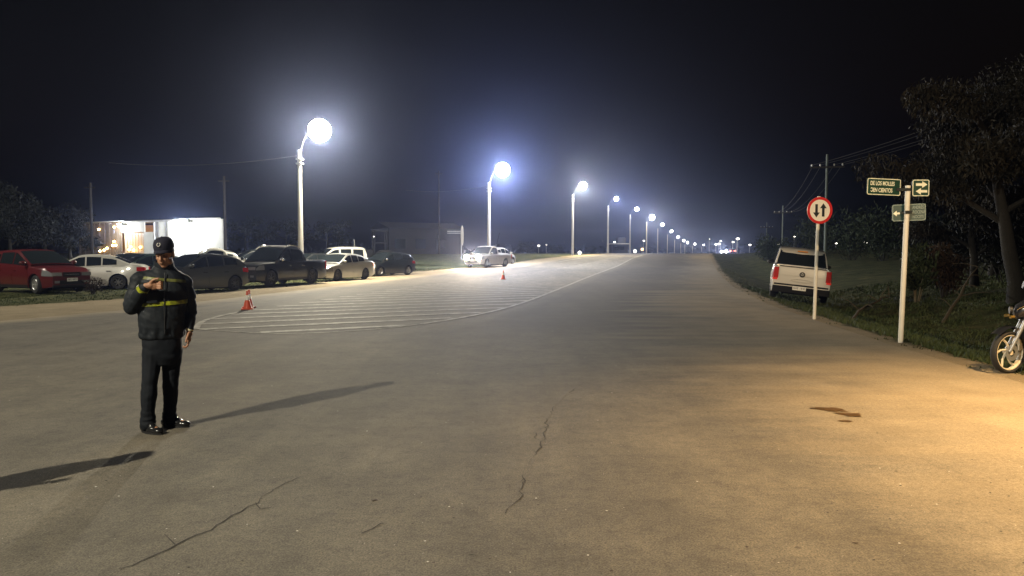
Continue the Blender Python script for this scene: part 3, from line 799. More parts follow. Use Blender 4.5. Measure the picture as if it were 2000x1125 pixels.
def street_sign():
    x, y = at(1762, 0, 13.0)
    z0 = H(x, y)
    t = empty('street_name_sign', (x, y, z0), 0, 'tall white post with three green street name plates beside the dark trees', 'street sign')
    MB().tube([(0, 0, -.3), (.065, 0, 2.76-z0)], .043, 14).build('post', M_post, t, 40)
    S = 13.0/F
    def frame(pxc, pyc, w, h, rz, rx, m, letter, name):
        X = (pxc-1000)*S-x; Z = zat(pyc, 13.0)-z0
        B = Matrix.Translation((X, -.055, Z)) @ Matrix.Rotation(R(rz), 4, 'Z') @ Matrix.Rotation(R(90), 4, 'X') @ Matrix.Rotation(R(rx), 4, 'Z')
        p = MB().prism(rrect(w, h, .03), .012, B).build(name, m, t)
        mb = MB(); ringprism(mb, rrect(w-.012, h-.012, .03), rrect(w-.036, h-.036, .022), .003, B @ Matrix.Translation((0, 0, .0125))); mb.build('border', letter, p)
        return p, B
    p, B = frame(1718.5, 366.5, .655, .295, 10, -1.5, M_sign_green, M_letter, 'street_name_plate')
    text_mesh('lettering', 'DE LOS MOLLES', .100, M_letter, B @ Matrix.Translation((-.03, .055, .013)), p, .0015, sx=.66, bold=.0022)
    text_mesh('lettering', '\u0186EN CIENTOS', .100, M_letter, B @ Matrix.Translation((-.045, -.062, .013)), p, .0015, sx=.66, bold=.0022)
    p, B = frame(1790, 368.5, .30, .295, 0, 0, M_sign_green, M_letter, 'arrow_plate')
    for yy, rot in ((.058, 0), (-.058, 180)):
        MB().prism(arrow_pts(.20, .044, .115, .09), .003, B @ Matrix.Translation((.012, yy, .0125)) @ Matrix.Rotation(R(rot), 4, 'Z')).build('arrow', M_letter, p)
    X = (1777-1000)*S-x; Z = zat(415, 13.0)-z0
    w, h = .53, .30
    B = Matrix.Translation((X-.005, .075, Z)) @ Matrix.Rotation(R(-22), 4, 'Z') @ Matrix.Rotation(R(90), 4, 'X') @ Matrix.Rotation(R(1.5), 4, 'Z')
    p = MB().prism(rrect(w, h, .03), .012, B).build('street_name_plate', M_sign_teal, t)
    mb = MB(); ringprism(mb, rrect(w-.012, h-.012, .03), rrect(w-.036, h-.036, .022), .003, B @ Matrix.Translation((0, 0, .0125))); mb.build('border', M_letter2, p)
    for s_, yy in (('ANDR\u00c9S', .083), ('AROCENA', .0), ('NOCETI', -.083)):
        text_mesh('lettering', s_, .078, M_letter2, B @ Matrix.Translation((.142, yy, .013)), p, .0015, sx=.60, bold=.001)
    MB().prism(arrow_pts(.11, .034, .10, .06), .003, B @ Matrix.Translation((-.195, -.01, .0125)) @ Matrix.Rotation(R(180), 4, 'Z')).build('arrow', M_letter, p)
    MB().box((.062, -.015, 2.76-z0-.07), (.44, .07, .05)).build('upper_bracket', M_sign_black, t)
    MB().box((.055, 0, Z+.0), (.12, .13, .05)).build('lower_bracket', M_sign_black, t)
street_sign()

# ------------------------------------------------------------------ motorcycle at the right edge
M_amber2 = mat('amber_lens_dim', (.16, .10, .02), .4)
def motorcycle():
    x, y = at(1974, 0, 9.75)
    t = empty('motorcycle', (x, y, H(x, y)), R(0), 'dark motorcycle with a six-spoke pale front wheel, cut by the right frame edge', 'motorcycle')
    t.rotation_euler = (R(0), 0, R(160))      # +x is forward: front wheel towards the road
    P_m = paint('motorcycle_black', (.012, .014, .02)); cast = mat('cast_wheel_pale', (.62, .56, .44), .4)
    def wheel(px, r, steer, nm='front_wheel'):
        w = MB().lathe([(r*.84, -.035), (r*.93, -.045), (r*.985, -.03), (r, 0), (r*.985, .03), (r*.93, .045), (r*.84, .035)], 36, axis='y').build(nm, M_tyre, t, 50)
        rm = MB(); rm.lathe([(r*.86, -.034), (r*.80, -.034), (r*.77, -.012), (r*.77, .012), (r*.80, .034), (r*.86, .034)], 36, axis='y')
        rm.lathe([(.001, .05), (.035, .05), (.045, .03), (.045, -.03), (.035, -.05), (.001, -.05)], 14, axis='y')
        for q in range(6):
            Mx = Matrix.Rotation(2*math.pi*q/6, 4, 'Y')
            a = [Mx @ Vector((.03, 0, .03)), Mx @ Vector((r*.45, 0, .035)), Mx @ Vector((r*.79, 0, -.01))]
            rm.tube(a, [.018, .014, .016], 6)
        rm.build('rim', cast, w, 50)
        d = MB().lathe([(.05, .055), (.11, .055), (.11, .06), (.05, .06)], 20, axis='y').build('brake_disc', M_steel, w)
        w.location = (px, 0, r); w.rotation_euler = (0, 0, steer); return w
    # the empty stands at the front wheel contact; the rear is at -x
    wheel(0, .28, R(38)); wheel(-1.26, .29, 0, 'rear_wheel')
    for sg in (1, -1):
        MB().tube([(0, sg*.085, .30), (-.13, sg*.08, .62), (-.22, sg*.07, .88)], [.022, .024, .024], 8).build('fork_leg', M_steel, t, 50)
    rows = []
    for a in np.linspace(R(45), R(165), 10):
        rows.append([(.335*math.cos(a)*1.0, yy, .30+.335*math.sin(a)-(abs(yy)/.07)**2*.02) for yy in (-.07, -.035, 0, .035, .07)])
    fm = MB().quadgrid(rows).build('front_mudguard', P_m, t, 60); fm.rotation_euler = (0, 0, R(38))
    def blob(nm, secs, m, n=12):
        rows = [[(cx, w*math.cos(q), cz+h*math.sin(q)) for q in [2*math.pi*k/n for k in range(n)]] for cx, cz, w, h in secs]
        mb = MB().quadgrid(rows, close=True); mb.poly(rows[0], True); mb.poly(rows[-1]); return mb.build(nm, m, t, 50)
    blob('front_cowl', [(-.05, .80, .05, .04), (-.08, .82, .11, .10), (-.18, .86, .14, .14), (-.30, .88, .11, .10)], P_m)
    blob('leg_shield', [(-.20, .62, .10, .20), (-.28, .60, .17, .26), (-.36, .55, .12, .2)], P_m)
    blob('fuel_tank', [(-.30, .74, .06, .08), (-.45, .78, .14, .11), (-.62, .76, .15, .11), (-.80, .72, .10, .07)], P_m)
    blob('seat', [(-.72, .77, .10, .04), (-.95, .76, .14, .05), (-1.25, .80, .13, .05), (-1.42, .83, .08, .03)], M_trim)
    blob('tail_cowl', [(-.80, .66, .09, .07), (-1.15, .70, .12, .08), (-1.5, .80, .05, .03)], P_m)
    blob('engine', [(-.42, .38, .10, .10), (-.55, .38, .16, .15), (-.78, .36, .15, .13), (-.88, .36, .08, .08)], M_steel)
    MB().tube([(-.22, 0, .95), (-.25, .30, .98), (-.38, .36, .99)], .012, 8).build('handlebar', M_chrome, t, 50)
    MB().tube([(-.22, 0, .95), (-.25, -.30, .98), (-.38, -.36, .99)], .012, 8).build('handlebar', M_chrome, t, 50)
    MB().tube([(-.30, .34, .98), (-.26, .38, 1.15)], .006, 5).build('mirror_stalk', M_chrome, t)
    MB().tube([(-.27, .38, 1.16), (-.245, .38, 1.165)], .05, 12).build('mirror', M_trim, t, 40)
    MB().tube([(-.30, -.34, .98), (-.26, -.38, 1.15)], .006, 5).build('mirror_stalk', M_chrome, t)
    MB().tube([(-.27, -.38, 1.16), (-.245, -.38, 1.165)], .05, 12).build('mirror', M_trim, t, 40)
    MB().tube([(-.03, 0, .84), (.0, 0, .84)], .05, 16).build('headlamp', M_trim, t, 40)
    for sg in (1, -1):
        MB().tube([(-.03, sg*.10, .76), (.02, sg*.13, .755)], .02, 10).build('indicator', M_amber2, t, 40)
    MB().tube([(-.06, .11, .86), (-.16, .15, .93), (-.26, .12, .98)], .010, 6).build('cowl_trim', M_chrome, t)
    MB().tube([(-.55, -.12, .28), (-.9, -.16, .25), (-1.5, -.17, .38)], [.02, .035, .04], 10).build('exhaust', M_chrome, t, 50)
    MB().tube([(-.8, .0, .34), (-1.26, .10, .29)], .025, 8).build('swing_arm', M_steel, t)
    MB().tube([(-.7, .08, .3), (-.74, .20, .0)], .01, 6).build('kick_stand', M_steel, t)
    return t
motorcycle()

# ------------------------------------------------------------------ utility poles and wires on the right
def utility_pole(x, y, Hh, label, arm=True, cat='utility pole', m=None, r=.12, group=None, name='utility_pole'):
    t = empty(name, (x, y, H(x, y)), R(-15), label, cat, group)
    MB().tube([(0, 0, -.3), (0, 0, Hh)], [r, r*.62], 10).build('pole', m or M_wood, t, 40)
    if arm:
        MB().box((0, -.12, Hh-.9), (2.2, .1, .12)).build('crossarm', M_wood, t)
        for xx in (-1.0, -.45, .45, 1.0):
            MB().lathe([(.001, .16), (.05, .15), (.06, .08), (.035, .02), (.03, 0)], 8, Matrix.Translation((xx, -.12, Hh-.84))).build('insulator', mat('porcelain', (.5, .5, .48), .3) if 'porcelain' not in bpy.data.materials else bpy.data.materials['porcelain'], t, 50)
    return t
M_poleg = mat('pole_greenish', (.16, .19, .17), .8, noise=(4, .3, (.10, .12, .10)))
ux, uy = at(1611, 0, 52); utility_pole(ux, uy, zat(303, 52)-H(ux, uy), 'tall utility pole with a crossarm right behind the round sign', m=M_poleg, group='utility poles right of the road')
vx, vy = at(1527, 0, 92); utility_pole(vx, vy, zat(402, 92)-H(vx, vy), 'bare utility pole left of the parked white double cab pickup', m=M_poleg, group='utility poles right of the road')
qx, qy = at(1496, 0, 135); utility_pole(qx, qy, zat(435, 135)-H(qx, qy), 'farthest thin utility pole over the right verge bushes', m=M_poleg, group='utility poles right of the road')
def wire(p, q, sag, label, r=.012, cat='wire', group=None):
    p, q = Vector(p), Vector(q); pts = []
    for i in range(17):
        s_ = i/16; v = p.lerp(q, s_); v.z -= sag*4*s_*(1-s_); pts.append(v)
    o = MB().tube(pts, r, 4, cap=False).build('overhead_wire', M_wire); tag(o, label, cat, group); return o
zt_ = zat(303, 52)
hw_ = ['outer left', 'inner left', 'inner right', 'outer right']
for k, dx in enumerate((-1.0, -.45, .45, 1.0)):
    wire((ux+dx, uy-.1, zt_-.75), (vx+dx, vy-.1, zat(402, 92)-.75), .9, 'overhead wire running from the tall crossarm pole to the bare one, %s insulator' % hw_[k], group='wires between the right utility poles')
    wire((ux+dx, uy-.1, zt_-.75), (19+dx, -8, 11.0), 1.2, 'overhead wire from the tall crossarm pole towards the viewer, %s insulator' % hw_[k], group='wires running overhead on the right')
utility_pole(19, -8, 11.6, 'utility pole behind the viewer on the right', m=M_poleg, group='utility poles right of the road')
# ------------------------------------------------------------------ painted markings
def paint_mat():
    m = bpy.data.materials.new('road_paint_worn'); m.use_nodes = True; nt = m.node_tree; b = nt.nodes['Principled BSDF']
    g = nt.nodes.new('ShaderNodeNewGeometry'); n = nt.nodes.new('ShaderNodeTexNoise'); n.inputs['Scale'].default_value = 3.2; n.inputs['Detail'].default_value = 9; n.inputs['Roughness'].default_value = .7
    nt.links.new(g.outputs['Position'], n.inputs['Vector'])
    r = nt.nodes.new('ShaderNodeValToRGB'); e = r.color_ramp.elements
    e[0].position = .42; e[0].color = (.175, .158, .128, 1); e[1].position = .62; e[1].color = (.44, .405, .33, 1)
    nt.links.new(n.outputs['Fac'], r.inputs[0]); nt.links.new(r.outputs[0], b.inputs['Base Color']); b.inputs['Roughness'].default_value = .75
    return m
M_paint = paint_mat()
def ribbon(mb, pts, w, dz=.006):
    """flat ribbon following the road"""
    P = []
    for i in range(len(pts)-1):
        a, b = Vector(pts[i]), Vector(pts[i+1]); n = max(1, int((b-a).length/.7))
        for k in range(n): P.append(a.lerp(b, k/n))
    P.append(Vector(pts[-1])); rows = []
    for i, p in enumerate(P):
        t = (P[min(i+1, len(P)-1)]-P[max(i-1, 0)]).normalized(); n = Vector((-t.y, t.x))
        ww = w(i) if callable(w) else w
        rows.append([(q.x, q.y, hY(q.y)+dz) for q in (p-n*ww/2, p+n*ww/2)])
    mb.quadgrid(rows, flip=True)
hatch = empty('road_marking', (0, 0, 0), 0, 'large worn hatched traffic island painted on the asphalt behind the standing man', 'road marking')
low = [(-6.55, 15.25), (-5.6, 14.75), (-4.0, 14.45), (-2.0, 16.3), (0, 21.6), (2.4, 33.5), (4.6, 45), (7.6, 58), (12.6, 78), (15.3, 88)]
upp = [(-6.55, 15.25), (-7.15, 17.2), (-7.2, 19.6), (-6.75, 22.5), (-5.3, 30), (-3.6, 37), (-.9, 46), (2.6, 57), (8.9, 75), (13.4, 88)]
for pts in (low, upp):
    q = []
    for i in range(len(pts)-1):     # Catmull-Rom
        p0, p1, p2, p3 = [Vector(pts[max(0, min(len(pts)-1, i+k))]) for k in (-1, 0, 1, 2)]
        for k in range(5):
            t = k/5; q.append(.5*((2*p1)+(-p0+p2)*t+(2*p0-5*p1+4*p2-p3)*t*t+(-p0+3*p1-3*p2+p3)*t**3))
    q.append(Vector(pts[-1]))
    if pts is low: q1, q2 = q[:16], q[15:]
    else: q1, q2 = q[40:], q[:11]
    mb = MB(); ribbon(mb, q1, .06, .009); mb.build('border_line', M_paint, hatch)
    mb = MB(); ribbon(mb, q2, .13, .009); mb.build('border_line', M_paint, hatch)
poly = upp+list(reversed(low))[:-1]
def clip(p, d):
    hits = []
    for i in range(len(poly)):
        a, b = Vector(poly[i]), Vector(poly[(i+1) % len(poly)]); e = b-a
        den = d.x*e.y-d.y*e.x
        if abs(den) < 1e-9: continue
        w = a-p; s_ = (w.x*e.y-w.y*e.x)/den; u = (w.x*d.y-w.y*d.x)/den
        if 0 <= u <= 1: hits.append(s_)
    return (min(hits), max(hits)) if len(hits) >= 2 else None
dd = Vector((math.cos(R(27)), math.sin(R(27)))); nn = Vector((-dd.y, dd.x))
c0 = Vector((-4.0, 14.45)).dot(nn)
k = 0
while True:
    off = c0+.62+1.18*k; k += 1
    p = nn*off
    h = clip(p, dd)
    if h is None:
        if k > 80: break
        continue
    a, b = p+dd*h[0], p+dd*h[1]
    if (b-a).length < .5: continue
    if a.y > 86: break
    mb = MB(); ribbon(mb, [a, b], .29); mb.build('hatch_stripe', M_paint, hatch)
ln = MB(); ribbon(ln, [(15.3, 88), (21.5, 112), (29, 140), (38.5, 175)], .18, .009)
tag(ln.build('road_marking', M_paint), 'pale centre line running from the hatched island over the crest', 'road marking')
ln = MB(); ribbon(ln, [(4.6, 72), (11.3, 90), (18.3, 114), (25.6, 140), (35.6, 175)], .16, .009)
tag(ln.build('road_marking', M_paint), 'pale edge line along the left dirt shoulder below the street lamps', 'road marking')

# ------------------------------------------------------------------ cracks, patch, grit
random.seed(5)
M_crack = mat('crack_dark', (.035, .031, .026), .95)
def crack(pxs, label, w=.018):
    mb = MB(); P = []
    for (a, b) in zip(pxs[:-1], pxs[1:]):
        A_, B_ = Vector(at(*a)), Vector(at(*b)); n = max(2, int((B_-A_).length/.06))
        for i in range(n): P.append(A_.lerp(B_, i/n)+Vector((random.gauss(0, .012), random.gauss(0, .012))))
    rows = []
    for i, p in enumerate(P):
        t = (P[min(i+1, len(P)-1)]-P[max(i-1, 0)]).normalized(); n = Vector((-t.y, t.x))
        u = mnoise.noise(Vector((p.x*3, p.y*3, 2)))
        ww = max(.0015, w*(.45+1.3*u))
        rows.append([(q.x, q.y, .003) for q in (p-n*ww/2, p+n*ww/2)])
    mb.quadgrid(rows, flip=True)
    o = mb.build('asphalt_crack', M_crack); tag(o, None, None, None, 'structure')
crack([(225, 1122), (330, 1075), (400, 1045), (455, 1008), (490, 990), (540, 955), (610, 926)], 'a', .012)
crack([(985, 1010), (1015, 980), (1020, 945), (1045, 895), (1060, 870), (1068, 830), (1085, 795), (1128, 757)], 'b', .012)
crack([(1020, 945), (1034, 935), (1040, 922)], 'c', .007); crack([(1060, 870), (1046, 858), (1049, 846)], 'c', .007); crack([(490, 990), (505, 1001), (531, 1004)], 'c', .008)
crack([(1085, 795), (1110, 789)], 'c', .006); crack([(330, 1075), (318, 1058), (322, 1044)], 'c', .008); crack([(700, 1050), (742, 1031), (760, 1034)], 'c', .008); crack([(610, 926), (655, 905), (690, 893)], 'c', .006)
M_mud = mat('damp_mud', (.10, .055, .022), .45, noise=(14, .2, (.05, .03, .012)), bump=(60, .5, .004))
def blot(name, px, py, rx, ry, rot, m, z=.004, seed=0, n=46):
    x, y = at(px, py); pts = []
    for k in range(n):
        a = 2*math.pi*k/n; r_ = 1+.6*mnoise.noise(Vector((math.cos(a)*1.6+seed, math.sin(a)*1.6, seed)))+.5*mnoise.noise(Vector((math.cos(a)*4+seed, math.sin(a)*4, seed)))
        v = Vector((rx*r_*math.cos(a), ry*r_*math.sin(a))); v.rotate(Matrix.Rotation(rot, 2)) if False else None
        c, s_ = math.cos(rot), math.sin(rot)
        pts.append((x+v.x*c-v.y*s_, y+v.x*s_+v.y*c, z))
    inner = [(x+(p[0]-x)*.55, y+(p[1]-y)*.55, z+.006) for p in pts]
    mb = MB().quadgrid([pts, inner], close=True); mb.poly(inner)
    return mb
b1 = blot('a', 1628, 803, .16, .085, R(-25), M_mud, seed=1); b2 = blot('a', 1668, 813, .15, .07, R(-20), M_mud, z=.005, seed=4); b3 = blot('a', 1656, 826, .07, .03, 0, M_mud, seed=7)
mud = empty('mud_patch', (*at(1650, 810), 0), 0, 'damp brown mud patch on the asphalt at the right foreground', 'mud patch')
for b in (b1, b2, b3):
    o = b.build('mud_clod', M_mud, None, 50); o.parent = mud; o.matrix_parent_inverse = Matrix.Translation(-mud.location)
# loose grit (pale) and dark leaf bits
def scatter(name, m, n, s0, s1, seed, yr=(2.9, 16), xr=(-9, 7), flat=.6):
    rs = np.random.RandomState(seed); mb = MB()
    for i in range(n):
        y = yr[0]+(yr[1]-yr[0])*rs.rand()**1.6; x = max(-y*.75, xr[0])+(min(y*.72, xr[1])-max(-y*.75, xr[0]))*rs.rand()
        s = s0+(s1-s0)*rs.rand()**3; a = rs.rand()*6.28
        pts = [(x+s*math.cos(a+q)*(.7+.6*rs.rand()), y+s*math.sin(a+q)*(.5+.6*rs.rand()), .002) for q in (0, 1.57, 3.14, 4.71)]
        top = (x, y, s*flat)
        b = len(mb.v); mb.v += pts+[top]; mb.f += [(b, b+1, b+4), (b+1, b+2, b+4), (b+2, b+3, b+4), (b+3, b, b+4)]
    o = mb.build(name, m); o['kind'] = 'stuff'; return o
scatter('pale_grit', mat('pale_stone', (.55, .52, .46), .5), 380, .003, .010, 1)
scatter('dark_grit', mat('dark_stone', (.05, .045, .04), .8), 1100, .003, .010, 2)
scatter('leaf_bits', mat('leaf_bit', (.045, .03, .02), .8), 34, .010, .026, 3, flat=.25)
scatter('shoulder_gravel', mat('tan_stone', (.30, .24, .155), .9), 700, .004, .014, 6, yr=(8, 22), xr=(3.5, 6.6))

# ------------------------------------------------------------------ traffic cones
M_orange = mat('cone_orange', (.62, .07, .018), .5); M_white = mat('cone_white_band', (.75, .72, .66), .35)
def cone(px, py, label, h=.51, first=[None], yaw=0):
    x, y = at(px, py)
    if first[0] is None:
        t = empty('traffic_cone', (0, 0, 0)); first[0] = t
        MB().prism(rrect(.32, .32, .05), .03, Matrix.Identity(4)).build('base', M_orange, t)
        MB().lathe([(.115, .03), (.112, .045), (.085, .17), (.060, .25)], 20).build('lower_sleeve', M_orange, t, 40)
        MB().lathe([(.061, .25), (.038, .39), (.001, .39)], 20).build('reflective_band', M_white, t, 40)
        MB().lathe([(.038, .39), (.026, h-.01), (.018, h), (.001, h)], 20).build('cone_tip', M_orange, t, 40)
    else:
        t = copy_tree(first[0])
    t.location = (x, y, hY(y)+.002); t.rotation_euler = (0, 0, yaw); tag(t, label, 'traffic cone', 'traffic cones on the hatched island')
cone(482, 604, 'nearest orange and white traffic cone at the tip of the hatched island', yaw=.3)
cone(485.5, 601, 'traffic cone standing just behind and right of the nearest one, mostly hidden', yaw=.7)
cone(983, 545.5, 'distant small traffic cone alone on the road in front of the white pickup', yaw=.1)
# ------------------------------------------------------------------ people
def ell(mb, c, r, M=None, n=14):
    prof = [(math.sin(a), -math.cos(a)) for a in np.linspace(0.02, math.pi-.02, 9)]
    T = Matrix.Translation(c) @ (M.to_4x4() if M is not None else Matrix.Identity(4)) @ Matrix.Diagonal((*r, 1))
    b = len(mb.v); mb.lathe(prof, n, T); rows = [mb.v[b+i*n:b+(i+1)*n] for i in (0, 8)]
    mb.poly(rows[0], True); mb.poly(rows[1])
def cap_(mb, a, b, ra, rb, n=12, k=7):
    a, b = Vector(a), Vector(b); pts = []; rr = []
    d = (b-a); L = d.length; d.normalize()
    for t in (-1, -.85, -.5, 0): pts.append(a+d*ra*t); rr.append(max(.002, ra*math.sqrt(max(0, 1-t*t))))
    for i in range(1, k): pts.append(a.lerp(b, i/k)); rr.append(ra+(rb-ra)*i/k)
    for t in (0, .5, .85, 1): pts.append(b+d*rb*t); rr.append(max(.002, rb*math.sqrt(max(0, 1-t*t))))
    mb.tube(pts, rr, n)
def chain(mb, pts, rr, n=12):
    for i in range(len(pts)-1): cap_(mb, pts[i], pts[i+1], rr[i], rr[i+1], n)
def loft(mb, secs, n=28, p=2.4):
    rows = []
    for z, cx, cy, rx, ry in secs:
        row = []
        for k in range(n):
            a = 2*math.pi*k/n; c, s_ = math.cos(a), math.sin(a)
            row.append((cx+rx*abs(c)**(2/p)*(1 if c >= 0 else -1), cy+ry*abs(s_)**(2/p)*(1 if s_ >= 0 else -1), z))
        rows.append(row)
    mb.quadgrid(rows, close=True); mb.poly(rows[0], True); mb.poly(rows[-1])
def remeshed(mb, name, m, parent, voxel, smooth=3, wrinkle=None, cut=None):
    me = bpy.data.meshes.new('raw'); me.from_pydata(mb.v, [], mb.f); me.update()
    bm = bmesh.new(); bm.from_mesh(me); bmesh.ops.recalc_face_normals(bm, faces=bm.faces); bm.to_mesh(me); bm.free()
    o = bpy.data.objects.new('tmp', me); COL.objects.link(o)
    r_ = o.modifiers.new('r', 'REMESH'); r_.mode = 'VOXEL'; r_.voxel_size = voxel
    s_ = o.modifiers.new('s', 'SMOOTH'); s_.factor = .5; s_.iterations = smooth
    dg = bpy.context.evaluated_depsgraph_get(); out = bpy.data.meshes.new_from_object(o.evaluated_get(dg)); bpy.data.objects.remove(o)
    if wrinkle:
        nv = [v.normal.copy() for v in out.vertices]
        for v, n in zip(out.vertices, nv): v.co += n*wrinkle(v.co)
    out.update()
    for c_ in (cut or []):
        bm = bmesh.new(); bm.from_mesh(out)
        bmesh.ops.bisect_plane(bm, geom=bm.verts[:]+bm.edges[:]+bm.faces[:], plane_co=c_[0], plane_no=c_[1], clear_outer=True); bm.to_mesh(out); bm.free()
    out.materials.clear(); out.materials.append(m)
    q = mobj(name, out, parent); sm(q, 60); return q

M_skin = mat('skin', (.36, .19, .115), .5, spec=.4, noise=(18, .3, (.30, .15, .09)))
M_jacket = mat('jacket_navy', (.0060, .0085, .0125), .65, spec=.25, noise=(9, .25, (.010, .013, .017)), bump=(55, .25, .003))
M_trous = mat('trousers_navy', (.0045, .006, .009), .8, spec=.2, noise=(7, .25, (.007, .009, .013)), bump=(70, .2, .002))
M_shoe = mat('shoe_leather', (.010, .010, .011), .22, spec=.6)
M_capm = mat('cap_navy', (.016, .016, .027), .8, spec=.2, bump=(90, .2, .001))
M_hivis = mat('hivis_yellow', (.30, .33, .012), .4, noise=(22, .12, (.05, .055, .012)))
M_hivis_shaded = mat('hivis_shaded', (.13, .14, .02), .5, noise=(16, .15, (.05, .052, .02)))  # shade on the chest band put into a duller yellow
M_hair = mat('dark_hair', (.02, .015, .012), .7)
M_eye = mat('eye_dark', (.05, .04, .035), .2); M_watch = mat('watch_pale', (.7, .65, .45), .3)

def wr_jacket(p):
    a = mnoise.noise(Vector((p.x*7+p.z*4, p.y*7, p.z*11)))*.008
    b = mnoise.noise(Vector((p.x*17, p.y*15, p.z*26+p.x*12)))*.006
    f = max(0, 1-abs(p.z-.90)/.06)*.007*math.sin(p.x*70+2*math.sin(p.y*40))
    return a+b+f
def wr_trous(p):
    a = mnoise.noise(Vector((p.x*8, p.y*8, p.z*7)))*.009
    b = mnoise.noise(Vector((p.x*15, p.y*15, p.z*22)))*.005
    low = max(0, 1-p.z/.28)*.012*mnoise.noise(Vector((p.x*9, p.y*9, p.z*40)))*1.6
    return a+b+low

TORSO = [(.835, -.02, .01, .165, .115), (.85, -.02, .01, .192, .135), (.95, -.02, 0, .200, .145), (1.05, -.018, 0, .205, .15), (1.15, -.012, 0, .212, .15),
         (1.27, -.005, .005, .220, .148), (1.37, 0, .01, .215, .135), (1.43, .005, .015, .175, .115), (1.475, .01, .015, .115, .09), (1.515, .012, .01, .085, .082), (1.535, .012, .005, .078, .078)]

def person(loc, rz, label):
    t = empty('person', loc, rz, label, 'person')
    # skin: one continuous body
    b = MB()
    hx, hy, hz0 = .018, -.048, 1.618      # head centre
    Rh = Euler((R(15), R(-3), R(-24))).to_matrix()
    def hp(x, y, z): return Vector((hx, hy, hz0)) + Rh @ Vector((x, y, z))
    ell(b, hp(0, .015, .025), (.076, .095, .098), Rh)                 # skull
    ell(b, hp(0, -.035, -.045), (.058, .062, .070), Rh)               # face
    ell(b, hp(0, -.058, -.095), (.030, .026, .022), Rh)               # chin
    for s_ in (-1, 1):
        ell(b, hp(s_*.048, -.015, -.07), (.020, .045, .030), Rh)      # jaw
        ell(b, hp(s_*.036, -.072, -.022), (.020, .016, .016), Rh)     # cheek
        ell(b, hp(s_*.078, .012, -.015), (.010, .018, .032), Rh)      # ear
        ell(b, hp(s_*.028, -.083, .018), (.024, .012, .009), Rh)      # brow
    cap_(b, hp(0, -.090, .012), hp(0, -.112, -.028), .009, .013)      # nose
    for s_ in (-1, 1): ell(b, hp(s_*.011, -.102, -.031), (.009, .011, .008), Rh)
    ell(b, hp(0, -.091, -.056), (.024, .010, .0065), Rh); ell(b, hp(0, -.088, -.069), (.021, .010, .0075), Rh)   # lips
    cap_(b, (.012, .015, 1.42), hp(0, .02, -.06), .062, .055)         # neck
    loft(b, [(z, cx, cy, rx*.80, ry*.80) for z, cx, cy, rx, ry in TORSO[1:9]])
    # hips and legs
    ell(b, (-.02, .01, .86), (.15, .11, .12))
    legL = [(-.105, .0, .84), (-.135, -.05, .46), (-.165, -.06, .08)]
    legR = [(.065, .02, .84), (.045, .05, .46), (.03, .09, .08)]
    for L in (legL, legR): chain(b, L, [.075, .05, .035])
    for L, ang in ((legL, -38), (legR, -62)):
        d = Vector((-math.sin(R(ang)), -math.cos(R(ang)), 0)); cap_(b, Vector(L[2])+Vector((0, 0, -.02)), Vector(L[2])+d*.14+Vector((0, 0, -.045)), .035, .028)
    # arms
    armB = [(-.195, .01, 1.385), (-.262, -.02, 1.145), (-.150, -.215, 1.335)]
    armH = [(.190, .015, 1.380), (.232, .03, 1.11), (.222, -.03, .915)]
    chain(b, armB, [.045, .038, .028]); chain(b, armH, [.045, .038, .028])
    # raised hand, knuckles towards the viewer, curled around a small handset
    w = Vector(armB[2]); fd = Vector((1, -.12, .12)).normalized()
    cap_(b, w, w+fd*.045, .027, .031)
    ell(b, w+fd*.075+Vector((0, 0, -.004)), (.045, .021, .042))
    for k, (dz, ln_) in enumerate(((.030, .040), (.010, .045), (-.012, .042), (-.032, .034))):
        p0 = w+fd*.105+Vector((0, -.006, dz)); p1 = p0+Vector((.026, -.018, -.002)); p2 = p1+Vector((.012, .024, -.004)); p3 = p2+Vector((-.016, .018, -.002))
        chain(b, [p0, p1, p2, p3], [.0115, .0105, .0095, .0085], 8)
    chain(b, [w+fd*.04+Vector((0, -.012, .022)), w+fd*.075+Vector((.0, -.030, .050)), w+fd*.112+Vector((0, -.036, .052))], [.014, .0115, .010], 8)
    # hanging hand
    w2 = Vector(armH[2]); dn = Vector((-.10, -.18, -1)).normalized()
    cap_(b, w2, w2+dn*.04, .026, .031); ell(b, w2+dn*.075, (.024, .040, .046))
    for k, dy in enumerate((-.030, -.010, .010, .029)):
        p0 = w2+dn*.115+Vector((0, dy, 0)); p1 = p0+Vector((-.012, -.004, -.030-.004*(k in (1, 2)))); p2 = p1+Vector((-.022, -.002, -.014)); p3 = p2+Vector((-.016, 0, .010))
        chain(b, [p0, p1, p2, p3], [.0115, .0105, .0095, .0085], 8)
    chain(b, [w2+dn*.03+Vector((-.005, -.026, 0)), w2+dn*.07+Vector((-.020, -.050, 0)), w2+dn*.105+Vector((-.026, -.048, 0))], [.014, .0115, .010], 8)
    body = remeshed(b, 'body', M_skin, t, .0062, 2)
    # clothes
    j = MB(); loft(j, TORSO)
    cap_(j, (-.12, .015, 1.40), (-.205, .01, 1.375), .075, .082); cap_(j, (.12, .015, 1.40), (.190, .015, 1.345), .070, .076)
    chain(j, [(-.198, .01, 1.372), (-.255, -.01, 1.24), (-.270, -.03, 1.150), (-.215, -.12, 1.235), (-.158, -.195, 1.325)], [.080, .074, .078, .062, .045])
    chain(j, [(.188, .015, 1.342), (.220, .025, 1.24), (.236, .03, 1.11), (.232, .0, 1.02), (.224, -.022, .935)], [.075, .066, .060, .052, .042])
    loft(j, [(.855, -.02, .01, .188, .132), (.865, -.02, .01, .200, .142), (.90, -.02, .01, .200, .142), (.915, -.02, .01, .190, .132)])
    jk = remeshed(j, 'jacket', M_jacket, t, .0085, 2, wr_jacket)
    tj = MB(); loft(tj, [(z, cx, cy, rx+.004, ry+.006) for z, cx, cy, rx, ry in TORSO])
